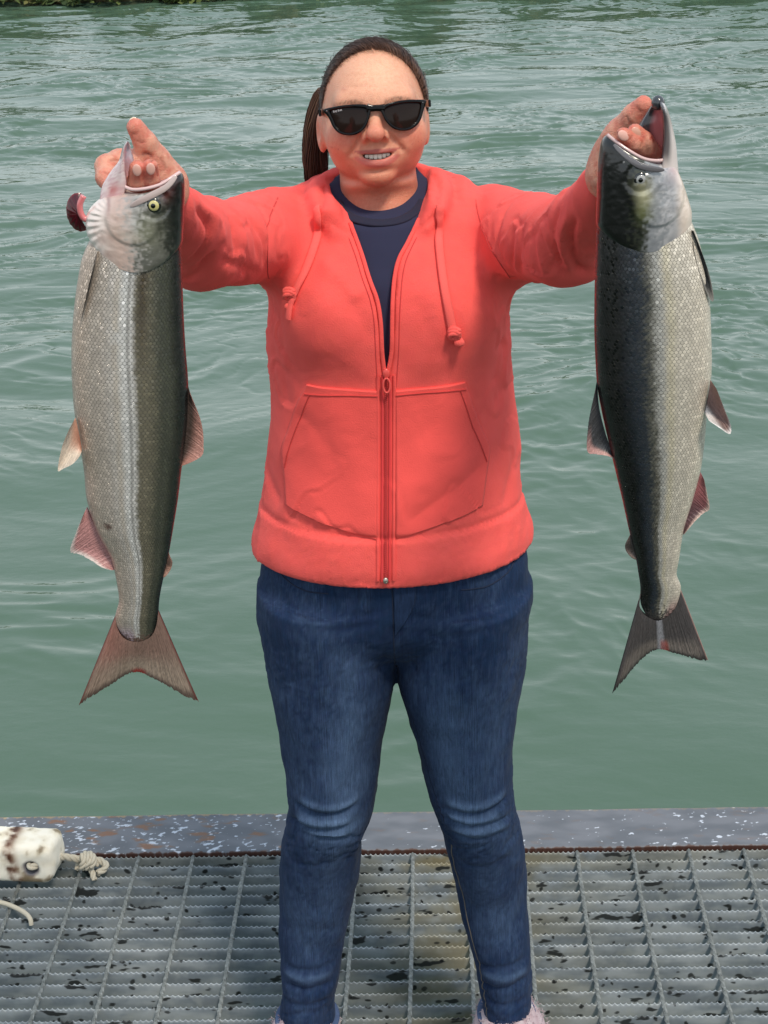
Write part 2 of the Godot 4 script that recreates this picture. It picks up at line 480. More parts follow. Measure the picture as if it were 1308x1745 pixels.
	for q in [[[Vector3(-0.1575,1.3678,0.1417), Vector3(-0.143,1.3466,0.0967), Vector3(-0.1321,1.3232,0.0633), Vector3(-0.1264,1.2959,0.05), Vector3(-0.1285,1.2612,0.05)], 0.006, -0.0045], [[Vector3(-0.1527,1.3355,0.1217), Vector3(-0.139,1.3015,0.0783), Vector3(-0.1341,1.2798,0.0617), Vector3(-0.1368,1.2455,0.0633)], 0.006, -0.006], [[Vector3(-0.1819,1.3712,0.248), Vector3(-0.1689,1.3469,0.1827), Vector3(-0.1638,1.324,0.1523), Vector3(-0.1625,1.3103,0.145), Vector3(-0.159,1.2755,0.1283)], 0.006, -0.005],
		[[Vector3(-0.1752,1.3688,0.22), Vector3(-0.1621,1.3421,0.15), Vector3(-0.147,1.3123,0.1017), Vector3(-0.1428,1.2906,0.0867), Vector3(-0.1402,1.2512,0.0733)], 0.007, -0.0045], [[Vector3(-0.1939,1.3829,0.2907), Vector3(-0.1854,1.3629,0.26), Vector3(-0.1834,1.3438,0.246), Vector3(-0.1892,1.3309,0.266), Vector3(-0.2088,1.3164,0.31)], 0.006, -0.008], [[Vector3(-0.1795,1.3158,0.222), Vector3(-0.1966,1.3053,0.2843), Vector3(-0.2098,1.3034,0.31)], 0.006, -0.005],
		[[Vector3(-0.1785,1.3019,0.213), Vector3(-0.1696,1.2856,0.1663), Vector3(-0.1555,1.2644,0.1167), Vector3(-0.14,1.2456,0.0717)], 0.006, -0.003], [[Vector3(-0.1899,1.3656,0.28), Vector3(-0.1893,1.3488,0.272), Vector3(-0.1975,1.3372,0.2907), Vector3(-0.2072,1.3291,0.3089)], 0.006, -0.002], [[Vector3(-0.1701,1.2855,0.1687), Vector3(-0.1728,1.2767,0.178), Vector3(-0.1749,1.2688,0.185)], 0.006, 0.002],
		[[Vector3(-0.1477,1.3394,0.1083), Vector3(-0.136,1.3107,0.0717), Vector3(-0.1306,1.2843,0.0533)], 0.008, 0.003], [[Vector3(-0.171,1.3596,0.1967), Vector3(-0.1574,1.3256,0.1333), Vector3(-0.1518,1.2843,0.11)], 0.007, 0.003], [[Vector3(-0.1866,1.3775,0.27), Vector3(-0.1759,1.3451,0.2153), Vector3(-0.1743,1.3135,0.1967)], 0.009, 0.004],
		[[Vector3(0.1719,1.3488,0.126), Vector3(0.1591,1.3156,0.0687), Vector3(0.1532,1.286,0.05), Vector3(0.1538,1.2601,0.05), Vector3(0.1641,1.2445,0.092)], 0.006, -0.006], [[Vector3(0.1781,1.3267,0.15), Vector3(0.1683,1.2997,0.1107), Vector3(0.1652,1.2748,0.0967), Vector3(0.1662,1.2402,0.1013)], 0.005, -0.0055], [[Vector3(0.1791,1.3269,0.154), Vector3(0.1745,1.3075,0.136), Vector3(0.1724,1.2787,0.128), Vector3(0.173,1.2475,0.13)], 0.005, -0.0045],
		[[Vector3(0.1831,1.3227,0.17), Vector3(0.1841,1.2959,0.174), Vector3(0.1901,1.2634,0.198)], 0.005, -0.004], [[Vector3(0.1865,1.3238,0.184), Vector3(0.1937,1.2992,0.214), Vector3(0.2017,1.2772,0.2467)], 0.005, -0.0045], [[Vector3(0.1947,1.3505,0.22), Vector3(0.1935,1.3345,0.214), Vector3(0.2,1.3058,0.2417), Vector3(0.2102,1.2795,0.2767)], 0.006, -0.0055],
		[[Vector3(0.2052,1.36,0.2617), Vector3(0.1998,1.3352,0.2417), Vector3(0.2025,1.3017,0.25), Vector3(0.2111,1.2803,0.28)], 0.006, -0.0045], [[Vector3(0.2201,1.36,0.2993), Vector3(0.2137,1.3383,0.2907), Vector3(0.214,1.3174,0.2907), Vector3(0.2226,1.2968,0.3014), Vector3(0.2375,1.2972,0.32)], 0.006, -0.0085], [[Vector3(0.224,1.3514,0.3043), Vector3(0.2319,1.3342,0.3143), Vector3(0.2355,1.3158,0.3186)], 0.006, -0.003], [[Vector3(0.222,1.3412,0.3014), Vector3(0.2278,1.32,0.3086), Vector3(0.2313,1.308,0.3129)], 0.005, -0.003],
		[[Vector3(0.1755,1.3154,0.14), Vector3(0.1693,1.2814,0.1153), Vector3(0.1693,1.2452,0.1153)], 0.005, 0.003], [[Vector3(0.1893,1.3312,0.196), Vector3(0.1889,1.2999,0.194), Vector3(0.1952,1.2718,0.22)], 0.006, 0.003], [[Vector3(0.2108,1.3532,0.2817), Vector3(0.2074,1.3306,0.2683), Vector3(0.209,1.3053,0.2733), Vector3(0.2166,1.287,0.2936)], 0.008, 0.004],
		[[Vector3(0.13,1.2993,0.05), Vector3(0.1436,1.2708,0.05), Vector3(0.1641,1.2378,0.092)], 0.005, 0.0025], [[Vector3(0.1333,1.3327,0.05), Vector3(0.1463,1.3424,0.05), Vector3(0.1664,1.3551,0.1013)], 0.007, -0.005], [[Vector3(-0.1186,1.3444,0.05), Vector3(-0.1253,1.3273,0.05), Vector3(-0.1208,1.3052,0.05)], 0.009, -0.003],
		[[Vector3(-0.0673,1.2798,0.13), Vector3(-0.0391,1.2479,0.13), Vector3(-0.0188,1.2231,0.13)], 0.012, 0.003], [[Vector3(-0.0563,1.2572,0.13), Vector3(-0.0296,1.2198,0.13), Vector3(-0.003,1.1671,0.13)], 0.014, -0.003], [[Vector3(0.0418,1.2319,0.13), Vector3(0.0621,1.187,0.13), Vector3(0.0828,1.1414,0.13)], 0.014, -0.002], [[Vector3(0.115,1.2723,0.1), Vector3(0.1331,1.2204,0.1), Vector3(0.1501,1.1598,0.1)], 0.014, 0.003],
		[[Vector3(0.026,0.9404,0.16), Vector3(0.0785,0.9784,0.16), Vector3(0.1317,1.0236,0.16)], 0.012, -0.0035], [[Vector3(-0.1061,1.0978,0.16), Vector3(-0.0753,1.0661,0.16), Vector3(-0.0557,1.0189,0.16)], 0.014, -0.002], [[Vector3(-0.1256,0.962,0.15), Vector3(-0.1072,0.9451,0.15), Vector3(-0.0634,0.9289,0.15), Vector3(-0.0116,0.9188,0.15)], 0.007, -0.004], [[Vector3(0.1423,1.0824,0.12), Vector3(0.1614,1.1048,0.12), Vector3(0.1702,1.1198,0.12)], 0.012, -0.003],
		[[Vector3(-0.134,1.1626,0.1), Vector3(-0.1216,1.1239,0.1), Vector3(-0.1168,1.0771,0.1)], 0.012, -0.003], [[Vector3(-0.1351,1.2096,0.08), Vector3(-0.123,1.1789,0.08), Vector3(-0.1215,1.1406,0.08)], 0.01, -0.003], [[Vector3(0.1633,1.1745,0.1), Vector3(0.15,1.1293,0.1), Vector3(0.1512,1.0672,0.1)], 0.012, -0.003], [[Vector3(-0.1507,0.9992,0.08), Vector3(-0.1451,0.9663,0.08), Vector3(-0.1329,0.9394,0.08)], 0.01, -0.003], [[Vector3(0.1782,1.0112,0.08), Vector3(0.1675,0.9627,0.08), Vector3(0.1567,0.9234,0.08)], 0.01, -0.003]]:
		creases.append(make_crease(q, sd_hoodie_solid))
	for q in [[[Vector3(-0.0669,1.3216,0.06), Vector3(-0.0632,1.3381,0.06), Vector3(-0.056,1.3544,0.06), Vector3(-0.0484,1.3641,0.06)], 0.0055, -0.006], [[Vector3(0.0835,1.3192,0.06), Vector3(0.0817,1.3366,0.06), Vector3(0.077,1.354,0.06), Vector3(0.0715,1.3642,0.06)], 0.0055, -0.006], [[Vector3(-0.0854,1.3237,0.04), Vector3(-0.0875,1.3383,0.04), Vector3(-0.0811,1.3512,0.04)], 0.006, -0.004], [[Vector3(0.1019,1.3208,0.04), Vector3(0.1007,1.3376,0.04), Vector3(0.0937,1.3508,0.04)], 0.006, -0.004],
		[[Vector3(-0.0674,1.3254,0.09), Vector3(-0.0545,1.3135,0.09), Vector3(-0.0379,1.3029,0.09), Vector3(-0.0267,1.2981,0.09)], 0.004, -0.0035], [[Vector3(0.0808,1.3231,0.09), Vector3(0.0677,1.3106,0.09), Vector3(0.0533,1.3025,0.09), Vector3(0.0446,1.2956,0.09)], 0.004, -0.0035], [[Vector3(-0.0501,1.3268,0.06), Vector3(-0.0479,1.3448,0.06), Vector3(-0.0429,1.3589,0.06)], 0.006, 0.003], [[Vector3(0.0692,1.3263,0.06), Vector3(0.0682,1.3457,0.06), Vector3(0.0642,1.3602,0.06)], 0.006, 0.003]]:
		creases.append(make_crease(q, sd_hoodie))
	for q in [[[Vector3(-0.1421,0.5294,0.14), Vector3(-0.1221,0.5116,0.14), Vector3(-0.1032,0.5023,0.14), Vector3(-0.0741,0.503,0.14), Vector3(-0.0427,0.5235,0.14)], 0.0045, -0.006], [[Vector3(-0.1482,0.506,0.14), Vector3(-0.133,0.4892,0.14), Vector3(-0.1157,0.478,0.14), Vector3(-0.0884,0.473,0.14), Vector3(-0.0489,0.4876,0.14)], 0.0045, -0.0065], [[Vector3(-0.1475,0.4898,0.14), Vector3(-0.1139,0.4654,0.14), Vector3(-0.08,0.4601,0.14), Vector3(-0.0496,0.4685,0.14)], 0.004, -0.004],
		[[Vector3(-0.1332,0.5309,0.14), Vector3(-0.1019,0.5136,0.14), Vector3(-0.0697,0.5132,0.14), Vector3(-0.0455,0.5349,0.14)], 0.006, 0.004], [[Vector3(-0.1387,0.5028,0.14), Vector3(-0.1032,0.4861,0.14), Vector3(-0.0584,0.4919,0.14)], 0.006, 0.0045], [[Vector3(-0.1398,0.4818,0.14), Vector3(-0.1,0.4687,0.14), Vector3(-0.0593,0.4708,0.14)], 0.005, 0.003],
		[[Vector3(0.0584,0.5118,0.14), Vector3(0.0831,0.4956,0.14), Vector3(0.1081,0.4907,0.14), Vector3(0.1398,0.5046,0.14), Vector3(0.1616,0.5302,0.14)], 0.0045, -0.0065], [[Vector3(0.0613,0.4946,0.14), Vector3(0.0869,0.4782,0.14), Vector3(0.1152,0.4723,0.14), Vector3(0.1477,0.4815,0.14), Vector3(0.168,0.5054,0.14)], 0.0045, -0.006], [[Vector3(0.0674,0.4733,0.14), Vector3(0.0948,0.4577,0.14), Vector3(0.1273,0.4535,0.14), Vector3(0.1728,0.4766,0.14)], 0.004, -0.004],
		[[Vector3(0.065,0.5209,0.14), Vector3(0.0954,0.5046,0.14), Vector3(0.1277,0.5089,0.14), Vector3(0.1568,0.5341,0.14)], 0.006, 0.0045], [[Vector3(0.0678,0.4962,0.14), Vector3(0.1032,0.4833,0.14), Vector3(0.1437,0.4931,0.14)], 0.006, 0.0045], [[Vector3(0.0739,0.473,0.14), Vector3(0.1111,0.4638,0.14), Vector3(0.1599,0.4771,0.14)], 0.005, 0.003],
		[[Vector3(-0.1723,0.2249,0.1), Vector3(-0.1474,0.208,0.1), Vector3(-0.1172,0.2099,0.1), Vector3(-0.0905,0.2278,0.1)], 0.005, -0.004], [[Vector3(-0.1742,0.1911,0.1), Vector3(-0.1406,0.1725,0.1), Vector3(-0.0949,0.1877,0.1)], 0.005, -0.005], [[Vector3(-0.1745,0.1546,0.1), Vector3(-0.1421,0.1424,0.1), Vector3(-0.0996,0.1579,0.1)], 0.005, -0.004], [[Vector3(-0.1714,0.209,0.1), Vector3(-0.1396,0.1917,0.1), Vector3(-0.0958,0.2058,0.1)], 0.006, 0.003],
		[[Vector3(0.1076,0.2129,0.1), Vector3(0.1454,0.1986,0.1), Vector3(0.1902,0.2199,0.1)], 0.005, -0.004], [[Vector3(0.115,0.1786,0.1), Vector3(0.1496,0.16,0.1), Vector3(0.1929,0.1838,0.1)], 0.005, -0.005], [[Vector3(0.1208,0.144,0.1), Vector3(0.1538,0.1296,0.1), Vector3(0.1939,0.1451,0.1)], 0.005, -0.004], [[Vector3(0.1152,0.1957,0.1), Vector3(0.154,0.1791,0.1), Vector3(0.1885,0.1989,0.1)], 0.006, 0.003],
		[[Vector3(-0.1359,0.8307,0.15), Vector3(-0.0914,0.8103,0.15), Vector3(-0.0306,0.8097,0.15), Vector3(0.0001,0.817,0.15)], 0.006, -0.0025], [[Vector3(-0.1223,0.803,0.15), Vector3(-0.0695,0.7899,0.15), Vector3(-0.0081,0.7986,0.15)], 0.006, -0.0025], [[Vector3(0.0228,0.811,0.15), Vector3(0.0758,0.7987,0.15), Vector3(0.1445,0.8147,0.15)], 0.006, -0.0025], [[Vector3(0.0222,0.7889,0.15), Vector3(0.0754,0.7731,0.15), Vector3(0.1444,0.7892,0.15)], 0.006, -0.002],
		[[Vector3(0.0057,0.7947,0.14), Vector3(-0.0018,0.7519,0.14), Vector3(-0.0184,0.7175,0.14)], 0.007, -0.003], [[Vector3(0.0149,0.7944,0.14), Vector3(0.0214,0.7509,0.14), Vector3(0.0375,0.7153,0.14)], 0.007, -0.003], [[Vector3(-0.1569,0.4085,0.1), Vector3(-0.1212,0.3891,0.1), Vector3(-0.0705,0.4029,0.1)], 0.007, -0.002], [[Vector3(0.0838,0.3965,0.1), Vector3(0.1212,0.3769,0.1), Vector3(0.1714,0.3948,0.1)], 0.007, -0.002]]:
		knees.append(make_crease(q, sd_jeans))
	# hands: chains of joints, each with radii; the first chains form the palm
	chain_p[0] = [
		[Vector3(-0.2046,1.4247,0.435), Vector3(-0.2073,1.4352,0.44), Vector3(-0.2179,1.4459,0.44)], [Vector3(-0.2039,1.4339,0.44), Vector3(-0.2157,1.4614,0.452)], [Vector3(-0.2041,1.4316,0.44), Vector3(-0.2273,1.4532,0.452)], [Vector3(-0.2054,1.4293,0.44), Vector3(-0.2338,1.4457,0.456)],
		[Vector3(-0.2022,1.4408,0.44), Vector3(-0.2097,1.4614,0.45), Vector3(-0.2173,1.4814,0.462), Vector3(-0.2242,1.4971,0.468)],
		[Vector3(-0.2217,1.4588,0.452), Vector3(-0.2433,1.4629,0.458), Vector3(-0.2541,1.4621,0.475), Vector3(-0.2535,1.4548,0.492), Vector3(-0.2475,1.4478,0.5)],
		[Vector3(-0.2263,1.4521,0.452), Vector3(-0.2458,1.4525,0.468), Vector3(-0.2395,1.4436,0.5), Vector3(-0.2207,1.4547,0.522), Vector3(-0.2177,1.4704,0.53)],
		[Vector3(-0.2228,1.4462,0.452), Vector3(-0.2329,1.4428,0.478), Vector3(-0.2197,1.4401,0.505), Vector3(-0.2069,1.4554,0.522), Vector3(-0.2051,1.4711,0.53)],
		[Vector3(-0.2177,1.4386,0.452), Vector3(-0.2248,1.4362,0.475), Vector3(-0.214,1.4294,0.49), Vector3(-0.2038,1.4368,0.5)]]
	chain_r[0] = [[0.017, 0.019, 0.018], [0.017, 0.014], [0.017, 0.014], [0.017, 0.014], [0.016, 0.0135, 0.0112, 0.0088], [0.013, 0.0125, 0.0115, 0.0095, 0.0085], [0.012, 0.0115, 0.01, 0.0085, 0.0072], [0.012, 0.011, 0.01, 0.0085, 0.0072], [0.01, 0.0095, 0.0085, 0.0075]]
	chain_p[1] = [
		[Vector3(0.2335,1.4234,0.435), Vector3(0.2349,1.4336,0.44), Vector3(0.2392,1.4507,0.44)], [Vector3(0.2326,1.432,0.44), Vector3(0.2389,1.4671,0.455)], [Vector3(0.2338,1.4302,0.44), Vector3(0.2449,1.4573,0.455)], [Vector3(0.235,1.429,0.44), Vector3(0.2474,1.4459,0.455)],
		[Vector3(0.2323,1.4464,0.44), Vector3(0.2419,1.4769,0.46), Vector3(0.2516,1.493,0.472), Vector3(0.2589,1.504,0.48)],
		[Vector3(0.2428,1.4653,0.452), Vector3(0.2663,1.4662,0.455), Vector3(0.2751,1.4622,0.478), Vector3(0.2628,1.4621,0.505), Vector3(0.244,1.4766,0.524), Vector3(0.2331,1.485,0.53)],
		[Vector3(0.2453,1.4567,0.452), Vector3(0.2707,1.4543,0.465), Vector3(0.2734,1.4517,0.49), Vector3(0.2683,1.4577,0.506), Vector3(0.2548,1.4768,0.518), Vector3(0.2451,1.4864,0.522)],
		[Vector3(0.2473,1.4481,0.452), Vector3(0.2683,1.4414,0.465), Vector3(0.2724,1.4395,0.485), Vector3(0.2625,1.4456,0.5)],
		[Vector3(0.2457,1.4396,0.452), Vector3(0.2633,1.4324,0.462), Vector3(0.2666,1.4287,0.478), Vector3(0.2589,1.4326,0.49)]]
	chain_r[1] = [[0.017, 0.018, 0.018], [0.017, 0.014], [0.017, 0.014], [0.017, 0.014], [0.015, 0.0125, 0.0108, 0.0085], [0.012, 0.0115, 0.01, 0.009, 0.0082, 0.007], [0.012, 0.0115, 0.0105, 0.009, 0.0082, 0.0072], [0.011, 0.01, 0.009, 0.0075], [0.01, 0.009, 0.008, 0.007]]

func setup_hands() -> void:
	for q in [[[Vector3(-0.2217,1.4718,0.47), Vector3(-0.2166,1.4722,0.47), Vector3(-0.2117,1.4703,0.47), Vector3(-0.2114,1.4669,0.47), Vector3(-0.214,1.4631,0.47)], 0.0016, -0.0022], [[Vector3(-0.2521,1.4667,0.47), Vector3(-0.2463,1.4676,0.47), Vector3(-0.2396,1.4668,0.47)], 0.0014, -0.0016], [[Vector3(-0.2231,1.4865,0.48), Vector3(-0.2188,1.4847,0.48), Vector3(-0.2142,1.4856,0.48)], 0.0013, -0.0012], [[Vector3(-0.2097,1.4607,0.47), Vector3(-0.2068,1.4549,0.47), Vector3(-0.2062,1.4481,0.47)], 0.0018, -0.0014], [[Vector3(-0.2571,1.4587,0.48), Vector3(-0.2534,1.4563,0.48), Vector3(-0.2493,1.4573,0.48)], 0.0013, -0.0014],
		[[Vector3(-0.2279,1.4944,0.48), Vector3(-0.2242,1.4926,0.48), Vector3(-0.2202,1.4936,0.48)], 0.0012, -0.0009], [[Vector3(-0.2034,1.4683,0.47), Vector3(-0.1995,1.4615,0.47), Vector3(-0.1979,1.4535,0.47)], 0.0022, -0.001]]:
		hand_lines[0].append(make_crease(q, sd_hand_left))
	for q in [[[Vector3(0.2425,1.4947,0.48), Vector3(0.2448,1.4896,0.48), Vector3(0.2494,1.4856,0.48)], 0.0014, -0.0016], [[Vector3(0.2517,1.5031,0.48), Vector3(0.2552,1.4986,0.48), Vector3(0.2592,1.4963,0.48)], 0.0012, -0.0012], [[Vector3(0.2332,1.4734,0.47), Vector3(0.2371,1.4766,0.47), Vector3(0.2422,1.4775,0.47)], 0.0018, -0.0018], [[Vector3(0.2387,1.4795,0.53), Vector3(0.2408,1.4815,0.53), Vector3(0.2418,1.4847,0.53)], 0.0012, -0.0012], [[Vector3(0.2486,1.4726,0.53), Vector3(0.2507,1.4753,0.53), Vector3(0.2517,1.4785,0.53)], 0.0013, -0.0012], [[Vector3(0.2279,1.4567,0.47), Vector3(0.2324,1.4622,0.47), Vector3(0.2356,1.4688,0.47)], 0.0018, -0.0012]]:
		hand_lines[1].append(make_crease(q, sd_hand_right))

const SHL := Vector3(-0.1094,1.2736,-0.02)
const ELL := Vector3(-0.1914,1.3284,0.25)
const WRL := Vector3(-0.2058,1.4242,0.435)
const SHR := Vector3(0.151,1.2659,-0.02)
const ELR := Vector3(0.2148,1.3173,0.25)
const WRR := Vector3(0.2329,1.4246,0.435)
const BUST_L := Vector3(-0.0507,1.2002,0.105)
const BUST_R := Vector3(0.0828,1.1968,0.105)
const HOOD := [Vector3(-0.045,1.3014,0.095), Vector3(-0.0549,1.321,0.085), Vector3(-0.064,1.3284,0.045), Vector3(-0.0627,1.3298,0), Vector3(-0.0398,1.3252,-0.05), Vector3(0.008,1.3214,-0.075), Vector3(0.0555,1.3287,-0.05), Vector3(0.0769,1.3338,0), Vector3(0.08,1.3306,0.045), Vector3(0.0739,1.3222,0.085), Vector3(0.063,1.3055,0.098)]
const HOOD_R := [0.01, 0.017, 0.021, 0.024, 0.028, 0.028, 0.028, 0.024, 0.021, 0.017, 0.01]

func poly_d(p: Vector2) -> float:
	var best := 1e9
	var sg := 1.0
	var m := opening.size()
	var j := m - 1
	for i in m:
		var e := opening[j] - opening[i]
		var w := p - opening[i]
		var b := w - e * clampf(w.dot(e) / e.length_squared(), 0.0, 1.0)
		best = minf(best, b.length_squared())
		if (opening[i].y > p.y) != (opening[j].y > p.y) and p.x < (opening[j].x - opening[i].x) * (p.y - opening[i].y) / (opening[j].y - opening[i].y) + opening[i].x:
			sg = -sg
		j = i
	return sg * sqrt(best)

func sd_hoodie_solid(p: Vector3) -> float:
	var d := sd_prof(torso, p)
	if p.y > 1.0:
		d = smin(d, ell(p, BUST_L, Vector3(0.06, 0.062, 0.058)), 0.04)
		d = smin(d, ell(p, BUST_R, Vector3(0.06, 0.062, 0.058)), 0.04)
		var arm := 1e9
		if p.x < 0.0:
			arm = smin(cap(p, SHL, ELL, 0.062, 0.048), cap(p, ELL, WRL, 0.048, 0.021), 0.02)
		else:
			arm = smin(cap(p, SHR, ELR, 0.062, 0.048), cap(p, ELR, WRR, 0.048, 0.021), 0.02)
		d = smin(d, arm, 0.035)
	return d

func sd_hoodie(p: Vector3) -> float:
	var d := sd_hoodie_solid(p)
	if p.y > 1.2 and absf(p.x) < 0.16:
		var hd := 1e9
		for k in HOOD.size() - 1:
			hd = minf(hd, cap(p, HOOD[k], HOOD[k + 1], HOOD_R[k], HOOD_R[k + 1]))
		hd = minf(hd, minf(cap(p, Vector3(-0.081,1.3203,0.045), Vector3(-0.0858,1.3261,0), 0.012, 0.018), cap(p, Vector3(-0.0858,1.3261,0), Vector3(-0.0659,1.3203,-0.06), 0.018, 0.022)))
		hd = minf(hd, minf(cap(p, Vector3(0.1091,1.3213,0.04), Vector3(0.1103,1.3278,-0.005), 0.012, 0.018), cap(p, Vector3(0.1103,1.3278,-0.005), Vector3(0.086,1.3233,-0.06), 0.018, 0.022)))
		hd = smin(hd, ell(p, Vector3(0.006, 1.272, -0.1), Vector3(0.1, 0.075, 0.05)), 0.02)
		d = smin(d, hd, 0.012)
	if p.z > -0.05 and p.y > 1.05 and absf(p.x) < 0.13:
		var cut := maxf(poly_d(Vector2(p.x, p.y)), -0.01 - p.z)
		d = smax(d, -cut, 0.008)
		# the neck hole behind the collar
	if p.y > 1.28:
		d = smax(d, -cap(p, Vector3(0.007, 1.28, 0.02), Vector3(0.007, 1.5, 0.0), 0.056, 0.062), 0.01)
	return d

const EYE := Vector3(0, 1.762, 2.06)

# where the line of sight through a measured point meets a surface
func land(sdf: Callable, p: Vector3) -> Vector3:
	var dir := (p - EYE).normalized()
	var t := p.distance_to(EYE) - 0.3
	var best := p
	var least := 1e9
	for k in 40:
		var q := EYE + dir * t
		var d: float = sdf.call(q)
		if absf(d) < least:
			least = absf(d)
			best = q
		if d < 0.0004:
			break
		t += d * 0.75
		if t > p.distance_to(EYE) + 0.3:
			break
	return best

func make_crease(q: Array, sdf: Callable) -> Array:   # [points on the surface, width, depth, bounds]
	var p := PackedVector3Array()
	for v in dense(PackedVector3Array(q[0]), 9):
		p.append(land(sdf, v))
	var r := AABB(p[0], Vector3.ZERO)
	for v in p:
		r = r.expand(v)
	return [p, q[1], q[2], r.grow(q[1] * 2.6)]

func lines_disp(p: Vector3, list: Array) -> float:
	var sum := 0.0
	for c in list:
		var r: AABB = c[3]
		if not r.has_point(p):
			continue
		var pts: PackedVector3Array = c[0]
		var best := 1e9
		var at := 0.0
		var m := pts.size() - 1
		for k in m:
			var ab := pts[k + 1] - pts[k]
			var t := clampf((p - pts[k]).dot(ab) / maxf(ab.length_squared(), 1e-9), 0.0, 1.0)
			var d := p.distance_squared_to(pts[k] + ab * t)
			if d < best:
				best = d
				at = (k + t) / m
		var w: float = c[1]
		if best < w * w * 7.0:
			var x := sqrt(best) / w
			sum += c[2] * (0.55 * exp(-x * x) + 0.45 * exp(-1.7 * x)) * sst(0.0, 0.22, at) * sst(1.0, 0.78, at)
	return sum

func hoodie_disp(p: Vector3, n: Vector3) -> float:
	var d := fold_noise.get_noise_3d(p.x * 1.3, p.y * 0.8, p.z) * 0.004 - 0.001
	d += rough_noise.get_noise_3dv(p * 3.0) * 0.0007
	var bend := 0.12 + 0.6 * sst(1.05, 0.94, p.y) * sst(0.93, 0.95, p.y) + 0.9 * exp(-pow((absf(p.x - 0.015) - 0.15) / 0.03, 2.0)) * sst(0.95, 1.15, p.y)
	var drape := fold_noise.get_noise_3d(p.x * 1.1 + p.y * 0.7 * signf(p.x), p.y * 0.8 - absf(p.x) * 0.8, p.z * 1.1 + 5.0)
	d -= 0.0022 * bend * pow(maxf(0.0, 1.0 - absf(drape) * 9.0), 1.5)
	d += 0.002 * bend * exp(-pow((drape - 0.13) / 0.07, 2.0))
	if n.z > -0.1:
		d += lines_disp(p, creases) * sst(-0.1, 0.25, n.z)
	var arm := maxf(absf(p.x - 0.01) - 0.16, 0.0)
	if arm > 0.0 and p.y > 1.1:
		# gathers that ring the sleeve
		var t := p.z * 1.0 + absf(p.x) * 0.4
		var g := fold_noise.get_noise_3d(t * 2.4, p.y * 0.9 + t * 0.5, p.x * 0.5)
		var on := sst(-0.02, 0.03, arm)
		d += 0.003 * on * g
	if p.y < 0.96:
		d += 0.0012 * sst(0.932, 0.926, p.y) - 0.003 * exp(-pow((p.y - 0.93) / 0.0035, 2.0))
		d *= sst(0.868, 0.885, p.y) if n.y < -0.3 else 1.0
		d += sin(atan2(p.x, p.z - 0.03) * 300.0) * 0.0004 * sst(0.93, 0.92, p.y)
	return d

func sd_shirt(p: Vector3) -> float:
	var d := sd_prof(torso, p, 0.014)
	d = smin(d, ell(p, BUST_L, Vector3(0.042, 0.044, 0.04)), 0.03)
	d = smin(d, ell(p, BUST_R, Vector3(0.042, 0.044, 0.04)), 0.03)
	d = smin(d, cap(p, Vector3(0.006, 1.25, 0.03), Vector3(0.007, 1.38, 0.02), 0.075, 0.056), 0.03)
	d = smax(d, (p - Vector3(0.0067,1.3124,0.085)).dot(Vector3(0, 0.92, 0.39)), 0.004)
	return d

func sd_jeans(p: Vector3) -> float:
	var d := smin(sd_prof(leg_left, p), sd_prof(leg_right, p), 0.005)
	if p.y > 0.6:
		d = smin(d, sd_prof(pelvis, p, 0.002), 0.018)
	return d

func jeans_disp(p: Vector3, n: Vector3) -> float:
	var d := fold_noise.get_noise_3d(p.x * 1.5, p.y * 1.2, p.z * 1.5 + 3.0) * 0.0035
	d += rough_noise.get_noise_3dv(p * 4.0) * 0.0008
	if n.z > -0.3:
		d += lines_disp(p, knees) * sst(-0.3, 0.1, n.z)
	var zone := exp(-pow((p.y - 0.46) / 0.06, 2.0)) + exp(-pow((p.y - 0.13) / 0.05, 2.0)) + 0.6 * exp(-pow((p.y - 0.72) / 0.06, 2.0))
	var w := fold_noise.get_noise_3d(p.x * 1.4, p.y * 4.5 + absf(p.x - 0.005 - 0.12 * signf(p.x)) * 2.0, p.z * 1.2)
	d -= 0.003 * zone * pow(maxf(0.0, 1.0 - absf(w) * 6.0), 1.5)
	return d

